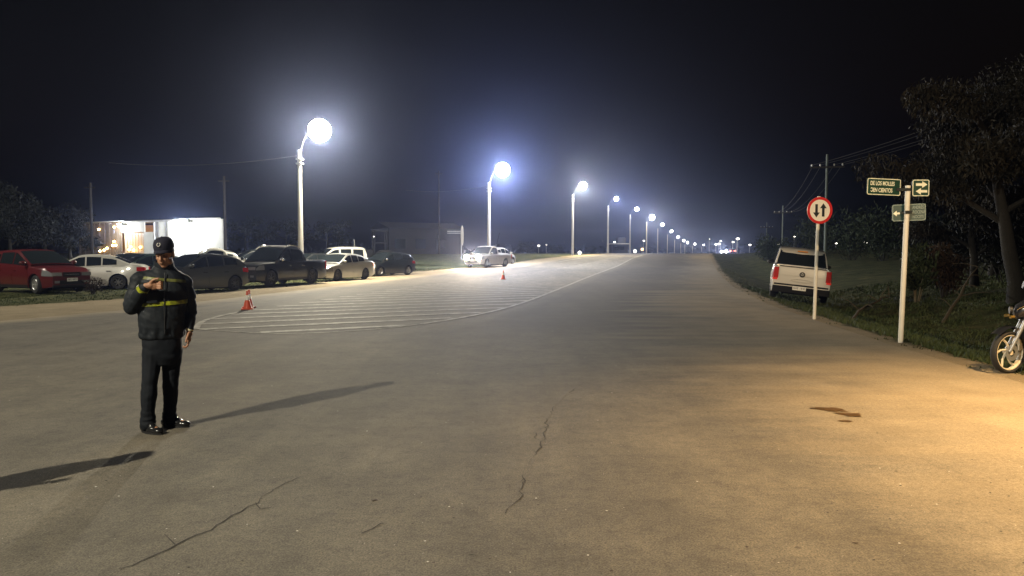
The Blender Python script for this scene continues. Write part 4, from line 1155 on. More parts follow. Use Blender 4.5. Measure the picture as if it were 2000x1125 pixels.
    def band(z0, z1, tilt, name, cuts=(), mm=None):
        n = Vector((math.sin(R(tilt)), 0, math.cos(R(tilt))))
        o = remeshed(tj, name, mm or M_hivis, t, .0085, 2, wr_jacket, cut=[((0, 0, z1), n), ((0, 0, z0), -n)]+list(cuts)); return o
    front = [((0, .02, 0), (0, 1, 0))]
    band(1.155, 1.190, -3, 'lower_reflective_band', front); band(1.374, 1.400, 6, 'chest_reflective_band', front, M_hivis_shaded)
    cf = MB(); cf.tube([(-.161, -.190, 1.322), (-.178, -.168, 1.300)], [.052, .056], 18, cap=False); cf.build('cuff_band', M_hivis, t, 60)
    q = MB(); q.tube([(.004, -.150, .90), (.004, -.158, 1.15), (.012, -.146, 1.33), (.016, -.115, 1.45)], .0035, 6); q.build('zip', M_trim, t, 60)
    MB().box((-.10, -.157, 1.225), (.085, .012, .09)).build('chest_pocket', M_jacket, jk)
    cl = MB(); cl.lathe([(.083, 0), (.088, .03), (.086, .062), (.078, .066), (.074, .03), (.072, 0)], 24, Matrix.Translation((.012, .006, 1.485)) @ Euler((R(10), 0, 0)).to_matrix().to_4x4()); cl.build('collar', M_jacket, jk, 50)
    tr_ = MB(); loft(tr_, [(.60, -.03, .01, .13, .09), (.68, -.02, .01, .165, .115), (.80, -.02, .01, .178, .125), (.90, -.02, .01, .175, .12)])
    chain(tr_, [(-.105, 0, .74), (-.135, -.045, .46), (-.158, -.055, .20), (-.165, -.055, .078)], [.098, .074, .066, .074])
    chain(tr_, [(.065, .02, .74), (.048, .05, .46), (.036, .08, .22), (.030, .085, .080)], [.098, .076, .064, .072])
    remeshed(tr_, 'trousers', M_trous, t, .0085, 2, wr_trous)
    for L, ang in ((legL, -38), (legR, -62)):
        d = Vector((-math.sin(R(ang)), -math.cos(R(ang)), 0)); s_ = MB(); a = Vector((L[2][0], L[2][1], 0))
        Mr = Matrix.Rotation(R(-ang), 3, 'Z')
        ell(s_, a-d*.035+Vector((0, 0, .045)), (.042, .055, .042), Mr); ell(s_, a+d*.06+Vector((0, 0, .042)), (.048, .085, .038), Mr); ell(s_, a+d*.145+Vector((0, 0, .032)), (.044, .060, .030), Mr)
        ell(s_, a+Vector((0, 0, .080)), (.048, .056, .055), Mr); ell(s_, a+d*.05+Vector((0, 0, .065)), (.040, .055, .034), Mr); ell(s_, a+d*.05+Vector((0, 0, .012)), (.045, .13, .012), Mr)
        sh = remeshed(s_, 'shoe', M_shoe, t, .008, 2)
        sk = MB(); sk.tube([a+Vector((0, 0, .03)), a+Vector((0, 0, .10)), Vector(L[2])+Vector((0, 0, .10))], .049, 14); sk.build('sock', M_trous, sh, 60)
        so = MB(); rows = []
        for zz, g in ((.0, .97), (.016, 1.0)):
            rows.append([tuple(a+Mr @ Vector((math.cos(q)*(.046 if math.sin(q) < .3 else .040)*g, -.06+math.sin(q)*.142*g, zz))) for q in [2*math.pi*k/22 for k in range(22)]])
        so.quadgrid(rows, close=True); so.poly(rows[0], True); so.poly(rows[1]); so.build('sole', M_trim, sh, 40)
        for k in range(3):
            c_ = a+d*(.045+.022*k)+Vector((0, 0, .083-.006*k)); e_ = Mr @ Vector((.022, 0, 0)); MB().tube([c_-e_, c_+Vector((0, 0, .004)), c_+e_], .003, 5).build('shoe_lace', M_trim, sh)
    # cap
    T = Matrix.Translation((hx, hy, hz0)) @ Rh.to_4x4()
    cm = MB(); rows = []
    for i, (u, z) in enumerate(((1.0, .050), (1.02, .068), (.99, .096), (.88, .124), (.66, .142), (.34, .152), (.05, .155))):
        rows.append([T @ Vector((.088*u*math.cos(a), .012+.104*u*math.sin(a)-(.01*(1-u)), z-.012*(math.sin(a) > .3)*(i == 0))) for a in [2*math.pi*k/28 for k in range(28)]])
    cm.quadgrid(rows, close=True); cm.poly(rows[-1]); cp = cm.build('cap', M_capm, t, 50)
    bm_ = MB(); rows = []
    for i in range(5):
        rw = []
        for k in range(13):
            a = R(200)+R(140)*k/12; rr = 1+.44*i/4*math.sin(math.pi*(.12+.76*k/12))
            x_ = .086*math.cos(a)*(1+.05*i/4); y_ = .012+.100*math.sin(a)*rr
            rw.append(T @ Vector((x_, y_, .057-.016*(i/4)-.018*(x_/.086)**2*(i/4+.3))))
        rows.append(rw)
    bm_.quadgrid(rows); low_ = [[p+T.to_3x3() @ Vector((0, 0, -.004)) for p in r_] for r_ in rows]; bm_.quadgrid(low_, flip=True); bm_.quadgrid([rows[-1], low_[-1]])
    bm_.build('cap_brim', M_capm, cp, 50)
    bt = MB(); ell(bt, T @ Vector((0, .01, .156)), (.008, .008, .005)); bt.build('cap_button', M_capm, cp, 50)
    bd = MB()
    Bm = T @ Matrix.Translation((0, -.088, .108)) @ Matrix.Rotation(R(52), 4, 'X')
    circ = [(.018*math.cos(2*math.pi*k/16), .020*math.sin(2*math.pi*k/16)) for k in range(16)]; circ2 = [(p[0]*.68, p[1]*.68) for p in circ]
    ringprism(bd, circ, circ2, .003, Bm); bd.build('cap_badge', mat('badge_grey', (.30, .29, .27), .6) if 'badge_grey' not in bpy.data.materials else bpy.data.materials['badge_grey'], cp)
    hr = MB(); ell(hr, hp(0, .024, .018), (.080, .094, .088), Rh); ell(hr, hp(0, .065, -.045), (.055, .035, .04), Rh)
    remeshed(hr, 'hair', M_hair, t, .009, 1, cut=[(hp(0, -.01, 0), Rh @ Vector((0, -1, 0))), (hp(0, 0, -.075), Rh @ Vector((0, 0, -1)))])
    for s_ in (-1, 1):
        e_ = MB(); ell(e_, hp(s_*.028, -.085, .003), (.0105, .006, .0045), Rh, 10); e_.build('eye', M_eye, body, 60)
        e_ = MB(); e_.tube([hp(s_*.012, -.100, .021), hp(s_*.028, -.099, .026), hp(s_*.044, -.088, .021)], [.003, .004, .002], 6); e_.build('eyebrow', M_hair, body, 60)
    e_ = MB(); e_.tube([hp(-.020, -.096, -.0625), hp(0, -.101, -.062), hp(.020, -.096, -.0625)], .0018, 5); e_.build('mouth_line', M_eye, body)
    wt = MB(); wt.lathe([(.034, -.012), (.037, -.008), (.037, .008), (.034, .012)], 18, Matrix.Translation(w2+dn*(-.002)) @ dn.to_track_quat('Z', 'Y').to_matrix().to_4x4()); wt.build('wristwatch', M_watch, t, 50)
    return t
PX, PY = (318-1000)/F*6.65, 6.65
man = person((PX, PY, 0), -math.atan2(PX, -PY)*0+math.atan2(-PX, PY), 'man in navy jacket with yellow reflective bands and dark cap, standing on the road')
man.scale = (.94, .96, .985)
man2 = copy_tree(man); man2.location = (-4.27, 4.1, 0); man2.rotation_euler = (0, 0, R(40))
man2['label'] = 'man standing outside the left frame edge, only his long shadow in view'
# ------------------------------------------------------------------ lamps outside the frame (they light the foreground)
street_lamp(-8.8-1.58, -2.55, 0, 0, 'concrete street lamp outside the frame on the left, lighting the standing man', LAMP_E*.70, (1, .92, .72), M_lens_white, H_=7.3)
street_lamp(-25, 24, 0, R(-20), 'street lamp outside the left frame edge, beyond the dark red SUV', LAMP_E*.2, (1, .94, .78), M_lens_white, H_=7.3)
wl_ = street_lamp(8.2, 4.7, H(8.2, 4.7), R(172), 'warm yellow lamp outside the frame on the right, lighting the near right asphalt', 9000, (1, .65, .30), M_lens_warm, H_=6.0, spot=104, group=None)
def floodlight(x, y, z, aim, energy, col, size, lens, label):
    t = empty('added_floodlight_mast', (x, y, 0), 0, label, 'floodlight')
    MB().tube([(0, 0, -.2), (0, 0, z)], .07, 10).build('mast', M_steel, t, 40)
    d = Vector(aim).normalized(); q = d.to_track_quat('-Z', 'Y').to_matrix()
    MB().box(Vector((0, 0, z))+d*.06, (.45, .35, .18), q).build('housing', M_steel, t)
    MB().box(Vector((0, 0, z))+d*.156, (.40, .30, .01), q).build('lens', lens, t)
    light('SPOT', 'added_flood_beam', Vector((0, 0, z))+d*.26, energy, col, .12, t, R(size), .7, d); return t
floodlight(6.5, -9, 6.5, (2.7, 33, -4.6), 15000, (1, .70, .38), 22, M_lens_warm, 'added warm floodlight on a mast behind the viewer, in place of headlights')  # made-up flood, replaces car headlights that light the pickup and signs
# ------------------------------------------------------------------ grass
def grass(name, n, fy, fd, seed, side, m, h0=.04, h1=.11, clump=.35):
    rs = np.random.RandomState(seed)
    y = fy[0]+(fy[1]-fy[0])*rs.rand(n)**1.5; d = fd[0]+(fd[1]-fd[0])*rs.rand(n)**1.2
    V = np.zeros((n*3, 3)); keep = 0
    for i in range(n):
        x = (interp(_xr, y[i])+d[i]) if side > 0 else (interp(_xl, y[i])-d[i])
        c = mnoise.noise(Vector((x*.8, y[i]*.8, seed)))
        if c < -clump: continue
        if d[i] < .8 and mnoise.noise(Vector((x*2.2, y[i]*2.2, 1))) > d[i]-.35: continue
        z = H(x, y[i])-.005; h = (h0+(h1-h0)*rs.rand())*(1+.9*max(0, c)); w = .006+.004*rs.rand()+y[i]*.0006; a = rs.rand()*6.28
        b = keep*3; V[b] = (x-w*math.cos(a), y[i]-w*math.sin(a), z); V[b+1] = (x+w*math.cos(a), y[i]+w*math.sin(a), z)
        V[b+2] = (x+rs.randn()*h*.45, y[i]+rs.randn()*h*.45, z+h); keep += 1
    me = bpy.data.meshes.new(name); nn_ = keep
    me.vertices.add(nn_*3); me.vertices.foreach_set('co', V[:nn_*3].ravel()); me.loops.add(nn_*3); me.loops.foreach_set('vertex_index', np.arange(nn_*3, dtype=np.int32))
    me.polygons.add(nn_); me.polygons.foreach_set('loop_start', np.arange(nn_, dtype=np.int32)*3); me.update(); me.validate()
    me.materials.append(m); o = mobj(name, me); o['kind'] = 'stuff'; return o
def leafmat(name, c1, c2, sc_=3):
    m = mat(name, c1, .7, spec=.2, noise=(sc_, .2, c2)); return m
M_blade = leafmat('grass_blade', (.028, .046, .014), (.062, .074, .028), 1.2); M_blade2 = leafmat('dry_grass_blade', (.085, .078, .034), (.045, .060, .02), 1.5)
grass('verge_grass', 42000, (6.5, 34), (.4, 12), 3, 1, M_blade, .03, .10)
grass('verge_edge_grass', 6000, (6.5, 60), (.0, 1.6), 4, 1, M_blade2, .015, .05, .15)
grass('parking_grass', 10000, (20, 60), (-.15, 7), 5, -1, M_blade, .02, .055, .4)
# ------------------------------------------------------------------ leaves
def leaves(name, centres, n, spread, size, m, parent, seed, droop=.0, aspect=4.2):
    rs = np.random.RandomState(seed); C_ = np.array(centres); k = rs.randint(0, len(C_), n)
    rad = C_[k, 3:4] if C_.shape[1] > 3 else np.ones((n, 1))
    p = rs.randn(n, 3); p /= np.linalg.norm(p, axis=1)[:, None]; p *= (rs.rand(n, 1)**.45)*rad*spread
    p[:, 2] *= .75; P = C_[k, :3]+p
    ax = rs.randn(n, 3); ax[:, 2] -= droop; ax /= np.linalg.norm(ax, axis=1)[:, None]
    s_ = rs.randn(n, 3); s_ -= ax*(s_*ax).sum(1)[:, None]; s_ /= np.linalg.norm(s_, axis=1)[:, None]
    L = (size*(.6+.8*rs.rand(n)))[:, None]; W = L/aspect/2
    V = np.stack([P, P+ax*L*.5+s_*W, P+ax*L, P+ax*L*.5-s_*W], 1).reshape(-1, 3)
    me = bpy.data.meshes.new(name); me.vertices.add(n*4); me.vertices.foreach_set('co', V.ravel())
    me.loops.add(n*4); me.loops.foreach_set('vertex_index', np.arange(n*4, dtype=np.int32)); me.polygons.add(n); me.polygons.foreach_set('loop_start', np.arange(n, dtype=np.int32)*4)
    me.update(); me.materials.append(m); o = mobj(name, me, parent); return o
M_bark = mat('bark', (.016, .0135, .010), .9, noise=(5, .25, (.009, .0075, .0055)), bump=(20, .8, .02))
M_leafo = leafmat('leaves_olive', (.008, .0072, .0042), (.015, .012, .0065), 2.5); M_leafg = leafmat('leaves_green', (.016, .026, .010), (.030, .040, .016), 2)
M_leafd = leafmat('leaves_dry', (.032, .018, .010), (.02, .015, .009), 3); M_leafn = leafmat('leaves_dark', (.004, .0055, .0035), (.008, .010, .005), 1.5)
def tree(x, y, Hh, spread, label, m, n, seed, lean=(0, 0), trunk=.22, nlimb=7, size=.22, droop=.8, group=None, low=.35, crown=1.0, name='tree', split=None):
    rs = random.Random(seed); z0 = H(x, y); t = empty(name, (x, y, z0), 0, label, 'tree', group)
    top = Vector((lean[0], lean[1], Hh*.8)); mb = MB(); pts = []; nseg = 7
    for i in range(nseg+1):
        u = i/nseg; pts.append(Vector((top.x*u**1.3+rs.gauss(0, .04)*Hh*.1*(0 < i), top.y*u+rs.gauss(0, .04)*Hh*.1*(0 < i), -.2+(top.z+.2)*u)))
    mb.tube(pts, [trunk*(1.25 if i == 0 else 1-.75*i/nseg) for i in range(nseg+1)], 10); mb.build('trunk', M_bark, t, 60)
    cen = []
    for k in range(nlimb):
        u = low+(1-low)*(k+.5)/nlimb; i = min(nseg-1, int(u*nseg)); base = pts[i].lerp(pts[i+1], u*nseg-i)
        a = k*2.4+rs.random(); r_ = spread*(.55+.5*rs.random())*(1.15-.5*abs(u-.55)); e = base+Vector((math.cos(a)*r_, math.sin(a)*r_, Hh*(.10+.10*rs.random())))
        mid = base.lerp(e, .5)+Vector((0, 0, .06*Hh)); lm = MB(); lm.tube([base, mid, e], [trunk*.4, trunk*.25, trunk*.08], 6); lm.build('limb', M_bark, t, 60)
        for q in range(4):
            v = mid.lerp(e, .1+.33*q)+Vector((rs.gauss(0, .2), rs.gauss(0, .2), rs.gauss(0, .15)))*spread*.5
            cen.append((v.x, v.y, v.z, spread*.30*crown*(.6+.7*rs.random())))
    cen.append((pts[-1].x, pts[-1].y, pts[-1].z+.05*Hh, spread*.35*crown))
    lv = leaves('crown', cen, n, 1.0, size, m, t, seed, droop); lv['kind'] = 'thing'
    return t
# right hand trees
tx1, ty1 = at(1990, 0, 21)
tree(tx1, ty1, 6.6, 2.6, 'large drooping tree at the right frame edge with its pale trunk behind the motorcycle', M_leafo, 26000, 11, lean=(-1.0, .3), trunk=.24, nlimb=11, size=.17, droop=1.6, low=.35)
tx2, ty2 = at(1905, 0, 27)
tree(tx2, ty2, 5.2, 1.9, 'olive tree directly right of the street name post', M_leafo, 20000, 12, lean=(-.3, .2), trunk=.16, nlimb=10, size=.17, droop=1.4, low=.25)
tx3, ty3 = at(1940, 0, 31)
tree(tx3, ty3, 7.6, 3.2, 'tall dark tree behind the olive one, reaching highest at the right', M_leafo, 22000, 13, lean=(.4, 0), trunk=.2, nlimb=11, size=.20, droop=1.2, low=.3)
tx4, ty4 = at(2070, 0, 26)
tree(tx4, ty4, 8.8, 3.0, 'tree mostly outside the right frame edge', M_leafo, 16000, 14, trunk=.25, nlimb=9, size=.2, droop=1.2)
def shrub(x, y, w, h, label, m, n, seed, size=.16, stems=6, group=None, name='shrub', droop=-.6, smat=None):
    rs = random.Random(seed); t = empty(name, (x, y, H(x, y)), 0, label, 'shrub', group)
    mb = MB(); cen = []
    for k in range(stems):
        a = rs.random()*6.28; r_ = w*.45*rs.random(); e = Vector((r_*math.cos(a), r_*math.sin(a), h*(.55+.35*rs.random())))
        mb.tube([Vector((e.x*.15, e.y*.15, -.05)), e*.55+Vector((0, 0, .05)), e], [.025, .018, .006], 5)
        for q in (.5, .75, 1.): cen.append((e.x*q, e.y*q, e.z*q, w*.22))
    s_ = mb.build('stems', smat or M_bark, t, 60); s_['kind'] = 'stuff'
    lv = leaves('foliage', cen, n, 1.0, size, m, t, seed, droop); return t
x, y = at(1790, 0, 25); shrub(x, y, 1.8, 1.9, 'bushy shrub with pale stems right of the street name post', M_leafg, 1500, 21, .22, 9, smat=mat('pale_stems', (.13, .115, .08), .9), name='shrub', droop=-1.2)
x, y = at(1843, 0, 25); shrub(x, y, 1.4, 2.0, 'reddish dry bush hanging below the olive tree', M_leafd, 1500, 22, .24, 7, droop=1.2)
x, y = at(1900, 0, 30); shrub(x, y, 3.2, 2.6, 'dark undergrowth bush below the tall dark tree', M_leafn, 2600, 23, .26, 10)
x, y = at(1965, 0, 27); shrub(x, y, 3.0, 2.4, 'dark undergrowth bush left of the pale trunk', M_leafn, 2400, 24, .26, 10)
bs = [(1660, 62, 7, 3.6, 'dark bush row on the bank, right of the parked double cab pickup'), (1725, 58, 7, 3.9, 'dark bush on the bank just left of the street name post'), (1790, 66, 7, 3.2, 'dark bush on the far bank right of the street name post'),
      (1600, 78, 8, 2.7, 'far bush behind the roof of the parked double cab pickup'), (1505, 72, 4.5, 2.3, 'low bush standing above the verge left of the parked double cab pickup'), (1850, 60, 8, 3.6, 'dark bush behind the trees on the right')]
for k, (px, yy, w, h, lab) in enumerate(bs):
    x, y = at(px, 0, yy); shrub(x, y, w, h, lab, M_leafg if k != 5 else M_leafn, 2600, 30+k, .34, 12)
# fallen branches
def branch(p0, y0, p1, y1, r, label, m, seed, lift=.9):
    rs = random.Random(seed); a = Vector((*at(p0, 0, y0), 0)); b = Vector((*at(p1, 0, y1), 0)); a.z = H(a.x, a.y)+.02; b.z = H(b.x, b.y)+lift
    t = empty('fallen_branch', a, 0, label, 'branch'); d = b-a; mb = MB()
    pts = [d*u+Vector((rs.gauss(0, .05), 0, rs.gauss(0, .04)+.12*math.sin(math.pi*u)))*(0 < u) for u in (0, .2, .4, .6, .8, 1)]
    mb.tube(pts, [r*(1-.13*i) for i in range(6)], 7); mb.build('bough', m, t, 60)
    for k in range(8):
        q = pts[1+k % 5]; e = q+Vector((rs.gauss(0, .35), rs.gauss(0, .3), rs.uniform(-.35, .5))); w_ = MB(); w_.tube([q, q.lerp(e, .5)+Vector((0, 0, .05)), e], [.014, .010, .004], 5); w_.build('twig', m, t, 60)
    return t
M_dead = mat('dead_wood', (.07, .055, .036), .9)
branch(1845, 20, 1912, 23, .045, 'pale fallen branch lying diagonally on the grass below the dark trees', M_dead, 2, 1.0)
branch(1668, 19.5, 1735, 24, .04, 'dry fallen branch on the grass between the double cab pickup and the name post', M_dead, 3, .5)
# trees far left and behind the car park
tr_l = [(20, 60, 6.0, 3.2, 'dark tree at the far left behind the dark red SUV'), (90, 66, 5.4, 3.2, 'dark tree left of the lit shed, second from the frame edge'), (-40, 54, 6.5, 3.0, 'dark tree outside the left frame edge'),
        (138, 70, 4.6, 2.2, 'dark tree touching the left end of the lit shed')]
for k, (px, yy, hh, sp, lab) in enumerate(tr_l):
    x, y = at(px, 0, yy); tree(x, y, hh, sp, lab, M_leafn, 3500, 40+k, trunk=.18, nlimb=6, size=.34, droop=.5)
for k, (px, yy, hh) in enumerate([(480, 120, 5.5), (560, 130, 6), (640, 125, 5.2), (1030, 260, 6), (1085, 270, 5)]):
    x, y = at(px, 0, yy); tree(x, y, hh, hh*.7, ['dark far tree beyond the car park, left of the nearest lamp pole', 'dark far tree beyond the car park, directly left of the nearest lamp pole base', 'dark far tree beyond the car park, right of the nearest lamp pole', 'tiny dark tree on the horizon right of the bluish lamp pole', 'tiny dark tree on the horizon left of the third lamp pole'][k], M_leafn, 1800, 60+k, trunk=.2, nlimb=6, size=.5, droop=.3)
x, y = at(178, 0, 27.4); shrub(x, y, .9, .55, 'small dry brown bush on the grass in front of the dark red SUV bumper', M_leafd, 700, 71, .10, 8)
x, y = at(432, 0, 62); shrub(x, y, 1.0, 1.9, 'bare twiggy shrub against the right end of the bright white wall', M_leafn, 60, 72, .15, 12)
# far tree belt
rs_ = np.random.RandomState(9); cen = []
for k in range(170):
    a = R(-44+88*k/170); dd_ = 420+60*rs_.rand(); cen.append((dd_*math.sin(a), dd_*math.cos(a), -2.6+rs_.rand()*2.4, 6+5*rs_.rand()))
fb = leaves('far_tree_belt', cen, 9000, 1.0, 2.4, M_leafn, None, 5, 0, 1.6); fb['kind'] = 'stuff'
# ------------------------------------------------------------------ lit shed on the left
M_wallw = mat('shed_white_wall', (.72, .71, .66), .8, noise=(1.2, .25, (.60, .59, .54))); M_wood2 = mat('weathered_board', (.16, .12, .08), .85, noise=(3, .25, (.10, .075, .05)))
M_roof = mat('roof_sheet', (.45, .44, .40), .5, .3); M_warmwall = mat('tan_interior', (.42, .30, .17), .8); M_bulb = emis('warm_bulb', (1, .62, .22), 30); M_led = emis('led_flood', (.92, .97, 1), 120)
A0 = Vector((-46.5, 80.5, 0)); A1 = Vector((-27.4, 69.8, 0)); ua = (A1-A0).normalized(); La = (A1-A0).length; ang = math.atan2(ua.y, ua.x)
shed = empty('shed', A0, ang, 'long low shed behind the car park with a floodlit white wall and warm doorway', 'building')
def upx(px):      # facade coordinate seen at photograph column px
    k = (px-1000)/F; return (k*A0.y-A0.x)/(ua.x-k*ua.y)
hS = 4.62
def wall(p0, p1, m, nm, z0=0, z1=hS, y=0., th=.12):
    u0, u1 = upx(p0), upx(p1); return MB().box(((u0+u1)/2, y, (z0+z1)/2), (u1-u0, th, z1-z0)).build(nm, m, shed)
u0, u1 = upx(156), upx(240); nb = 26
for k in range(nb):
    a, b = u0+(u1-u0)*k/nb, u0+(u1-u0)*(k+1)/nb; g = .02+.03*((k*7) % 5 == 0)
    hh = hS-.15*((k*13) % 4)/3
    MB().box(((a+b)/2, .02*((k*5) % 3), hh/2), (b-a-g, .04, hh)).build('board', M_wood2, shed)
wall(240, 285, M_wallw, 'lintel_wall', 3.55, hS-.02); wall(283.5, 302, M_wallw, 'white_pier', 0, 3.53)
wall(302.5, 312, mat('grey_panel', (.25, .24, .22), .8), 'grey_panel')
wall(313, 344, M_wallw, 'wall_panel'); wall(344.4, 371, M_wallw, 'wall_panel'); wall(371.4, 404, M_wallw, 'wall_panel'); wall(404.4, 437, M_wallw, 'wall_panel')
rv = Matrix.Rotation(-ang, 2) @ Vector((A1.x, A1.y)).normalized()*7.5
MB().prism([(upx(437)-.12, .05), (upx(437), .05), (upx(437)+rv.x, rv.y), (upx(437)-.12+rv.x, rv.y)], hS-.02, Matrix.Identity(4)).build('end_wall', M_wallw, shed)
MB().prism([(-.3, -.35), (upx(437)+.1, -.35), (upx(437)+rv.x, rv.y), (-.3+rv.x, rv.y)], .08, Matrix.Translation((0, 0, hS+.03))).build('roof', M_roof, shed)
MB().box(((upx(250)+upx(350))/2, -.42, hS-.06), (upx(350)-upx(250), .10, .13)).build('gutter', M_roof, shed)
for px in (311.5, 344.2, 383):
    MB().tube([(upx(px), -.45 if px < 380 else -1.2, 0), (upx(px), -.45 if px < 380 else -1.2, hS-.15)], .05, 8).build('post', M_steel, shed, 40)
# interior behind the doorway and the boards
MB().box(((upx(160)+upx(283))/2, 3.2, 2.2), (upx(283)-upx(160), .1, 4.4)).build('inner_wall', M_warmwall, shed)
MB().box(((upx(160)+upx(283))/2, 1.6, .05), (upx(283)-upx(160), 3.2, .1)).build('inner_floor', M_concrete, shed)
for k in range(7):
    a = upx(243)+(upx(281)-upx(243))*(k+.5)/7; MB().box((a, .10, 1.75), (.34, .015, 3.4)).build('door_strip', mat('door_strip_plastic', (.52, .40, .26), .5) if k == 0 else bpy.data.materials['door_strip_plastic'], shed)
for k, (px, z) in enumerate(((256, 2.05), (253, 1.75), (275, 2.0), (262, 1.7), (226, 2.6), (229, 2.2), (223, 2.2), (206, 1.7), (212, 1.9), (197, 3.9), (227, 4.1), (198, 1.6))):
    b_ = MB(); b_.lathe([(.001, -.12), (.09, -.07), (.12, 0), (.09, .07), (.001, .12)], 10, Matrix.Translation((upx(px), -.10 if k > 3 else .0, z))); b_.build('warm_bulb', M_bulb, shed, 60)
light('POINT', 'doorway_light', (upx(262), -.45, 1.6), 25, (1, .6, .25), .15, shed); light('POINT', 'interior_light', (upx(262), 1.6, 2.4), 130, (1, .6, .25), .15, shed); light('POINT', 'inner_light', (upx(215), 1.8, 2.6), 150, (1, .6, .25), .15, shed)
light('POINT', 'board_light', (upx(222), -.5, 2.2), 22, (1, .6, .25), .15, shed)
for px, z, e in ((246, hS-.35, 1000), (375, hS-.25, 3200)):
    MB().box((upx(px), -.55, z), (.55, .14, .34)).build('floodlight', M_steel, shed)
    MB().box((upx(px), -.63, z), (.50, .01, .30)).build('floodlight_lens', M_led, shed)
    light('POINT', 'shed_flood', (upx(px), -1.15, z-.30), e, (.95, .98, 1), .15, shed)
# ------------------------------------------------------------------ other things behind the cars
def thin_pole(px, yy, top, label, lamp=None):
    x, y = at(px, 0, yy); z = H(x, y); t = empty('utility_pole', (x, y, z), 0, label, 'utility pole')
    MB().tube([(0, 0, -.3), (0, 0, zat(top, yy)-z)], [.14, .09], 10).build('pole', M_wood, t, 40)
    MB().box((0, -.1, zat(top, yy)-z-.4), (.9, .08, .09)).build('crossarm', M_wood, t); return t
thin_pole(181, 62, 358, 'dark thin pole in front of the shed boards at the far left'); thin_pole(441, 60, 345, 'dark thin pole at the right end of the floodlit white wall')
thin_pole(858, 100, 335, 'faint dark pole left of the bluish lamp')
# dark shed in the middle distance with a disc
M_bd = mat('dark_shed_wall', (.006, .007, .010), .85, noise=(1, .3, (.004, .005, .007)))
x0, y0 = at(760, 0, 98); x1, y1 = at(905, 0, 104)
ds = empty('dark_shed', (x0, y0, hY(98)-.3), math.atan2(y1-y0, x1-x0), 'dark unlit shed in the distance between the black hatchback and the white pickup', 'building')
Ld = math.hypot(x1-x0, y1-y0); MB().box((Ld/2, 3, 1.9), (Ld, 6, 3.8)).build('wall', M_bd, ds)
mb = MB(); mb.poly([(-.2, -.3, 3.8), (Ld+.2, -.3, 3.8), (Ld+.2, 3, 4.7), (-.2, 3, 4.7)]); mb.poly([(-.2, 3, 4.7), (Ld+.2, 3, 4.7), (Ld+.2, 6.3, 3.8), (-.2, 6.3, 3.8)]); mb.poly([(Ld, 0, 3.8), (Ld, 6, 3.8), (Ld, 3, 4.65)]); mb.build('roof', M_bd, ds)
for k in range(3): MB().box((1.6+3*k, -.03, 1.7), (1.5, .06, 1.3)).build('window', M_glass, ds)
x, y = at(903, 0, 80); zc = zat(460, 80)
ad = empty('disc_sign', (x, y, H(x, y)), R(86), 'tall pale oval disc seen edge-on beside the dark shed, left of the bluish lamp pole', 'sign')
MB().lathe([(.001, .03), (1.05, .03), (1.1, 0), (1.05, -.03), (.001, -.03)], 28, Matrix.Translation((0, 0, zc-H(x, y))), axis='y').build('disc', mat('disc_pale', (.22, .21, .19), .6), ad, 40)
MB().tube([(0, .1, 0), (0, .1, zc-H(x, y))], .06, 8).build('post', M_steel, ad)
for dz in (.55, .75): MB().box((-.1, .8, zc-H(x, y)+dz-.3), (.06, 1.6, .05)).build('brace', M_steel, ad)
# old tractor with an open cab frame
x, y = at(742, 0, 58); tz = H(x, y)
tc_ = empty('tractor', (x, y, tz), R(200), 'dark tractor with an open cab frame standing behind the black hatchback', 'tractor')
MB().box((1.5, 0, 1.15), (1.9, .75, .75)).build('hood', M_bd, tc_); MB().box((0, 0, .95), (1.5, .9, .5)).build('chassis', M_bd, tc_)
for sx in (-.5, .5):
    for sy in (-.5, .5): MB().tube([(sx, sy, 1.2), (sx*.92, sy, 2.95)], .035, 6).build('cab_post', M_bd, tc_)
MB().box((0, 0, 2.98), (1.15, 1.15, .07)).build('cab_roof', M_bd, tc_); MB().box((0, .5, 2.05), (.98, .05, .06)).build('cab_rail', M_bd, tc_); MB().box((0, -.5, 2.05), (.98, .05, .06)).build('cab_rail', M_bd, tc_)
for sx, r_ in ((-.4, .75), (2.0, .45)):
    for sy in (-.85, .85): MB().lathe([(r_*.5, -.18), (r_*.9, -.2), (r_, -.14), (r_, .14), (r_*.9, .2), (r_*.5, .18), (.001, .1)], 22, Matrix.Translation((sx, sy, r_)), axis='y').build('wheel', M_tyre, tc_, 50)
MB().tube([(2.0, .3, 1.5), (2.0, .3, 2.3)], .035, 8).build('exhaust_pipe', M_steel, tc_)
bl = MB(); bl.lathe([(.001, -.05), (.06, 0), (.001, .05)], 8, Matrix.Translation((.4, -.3, 2.55))); bl.build('cab_lamp', emis('small_lamp', (1, .98, .9), 6), tc_)

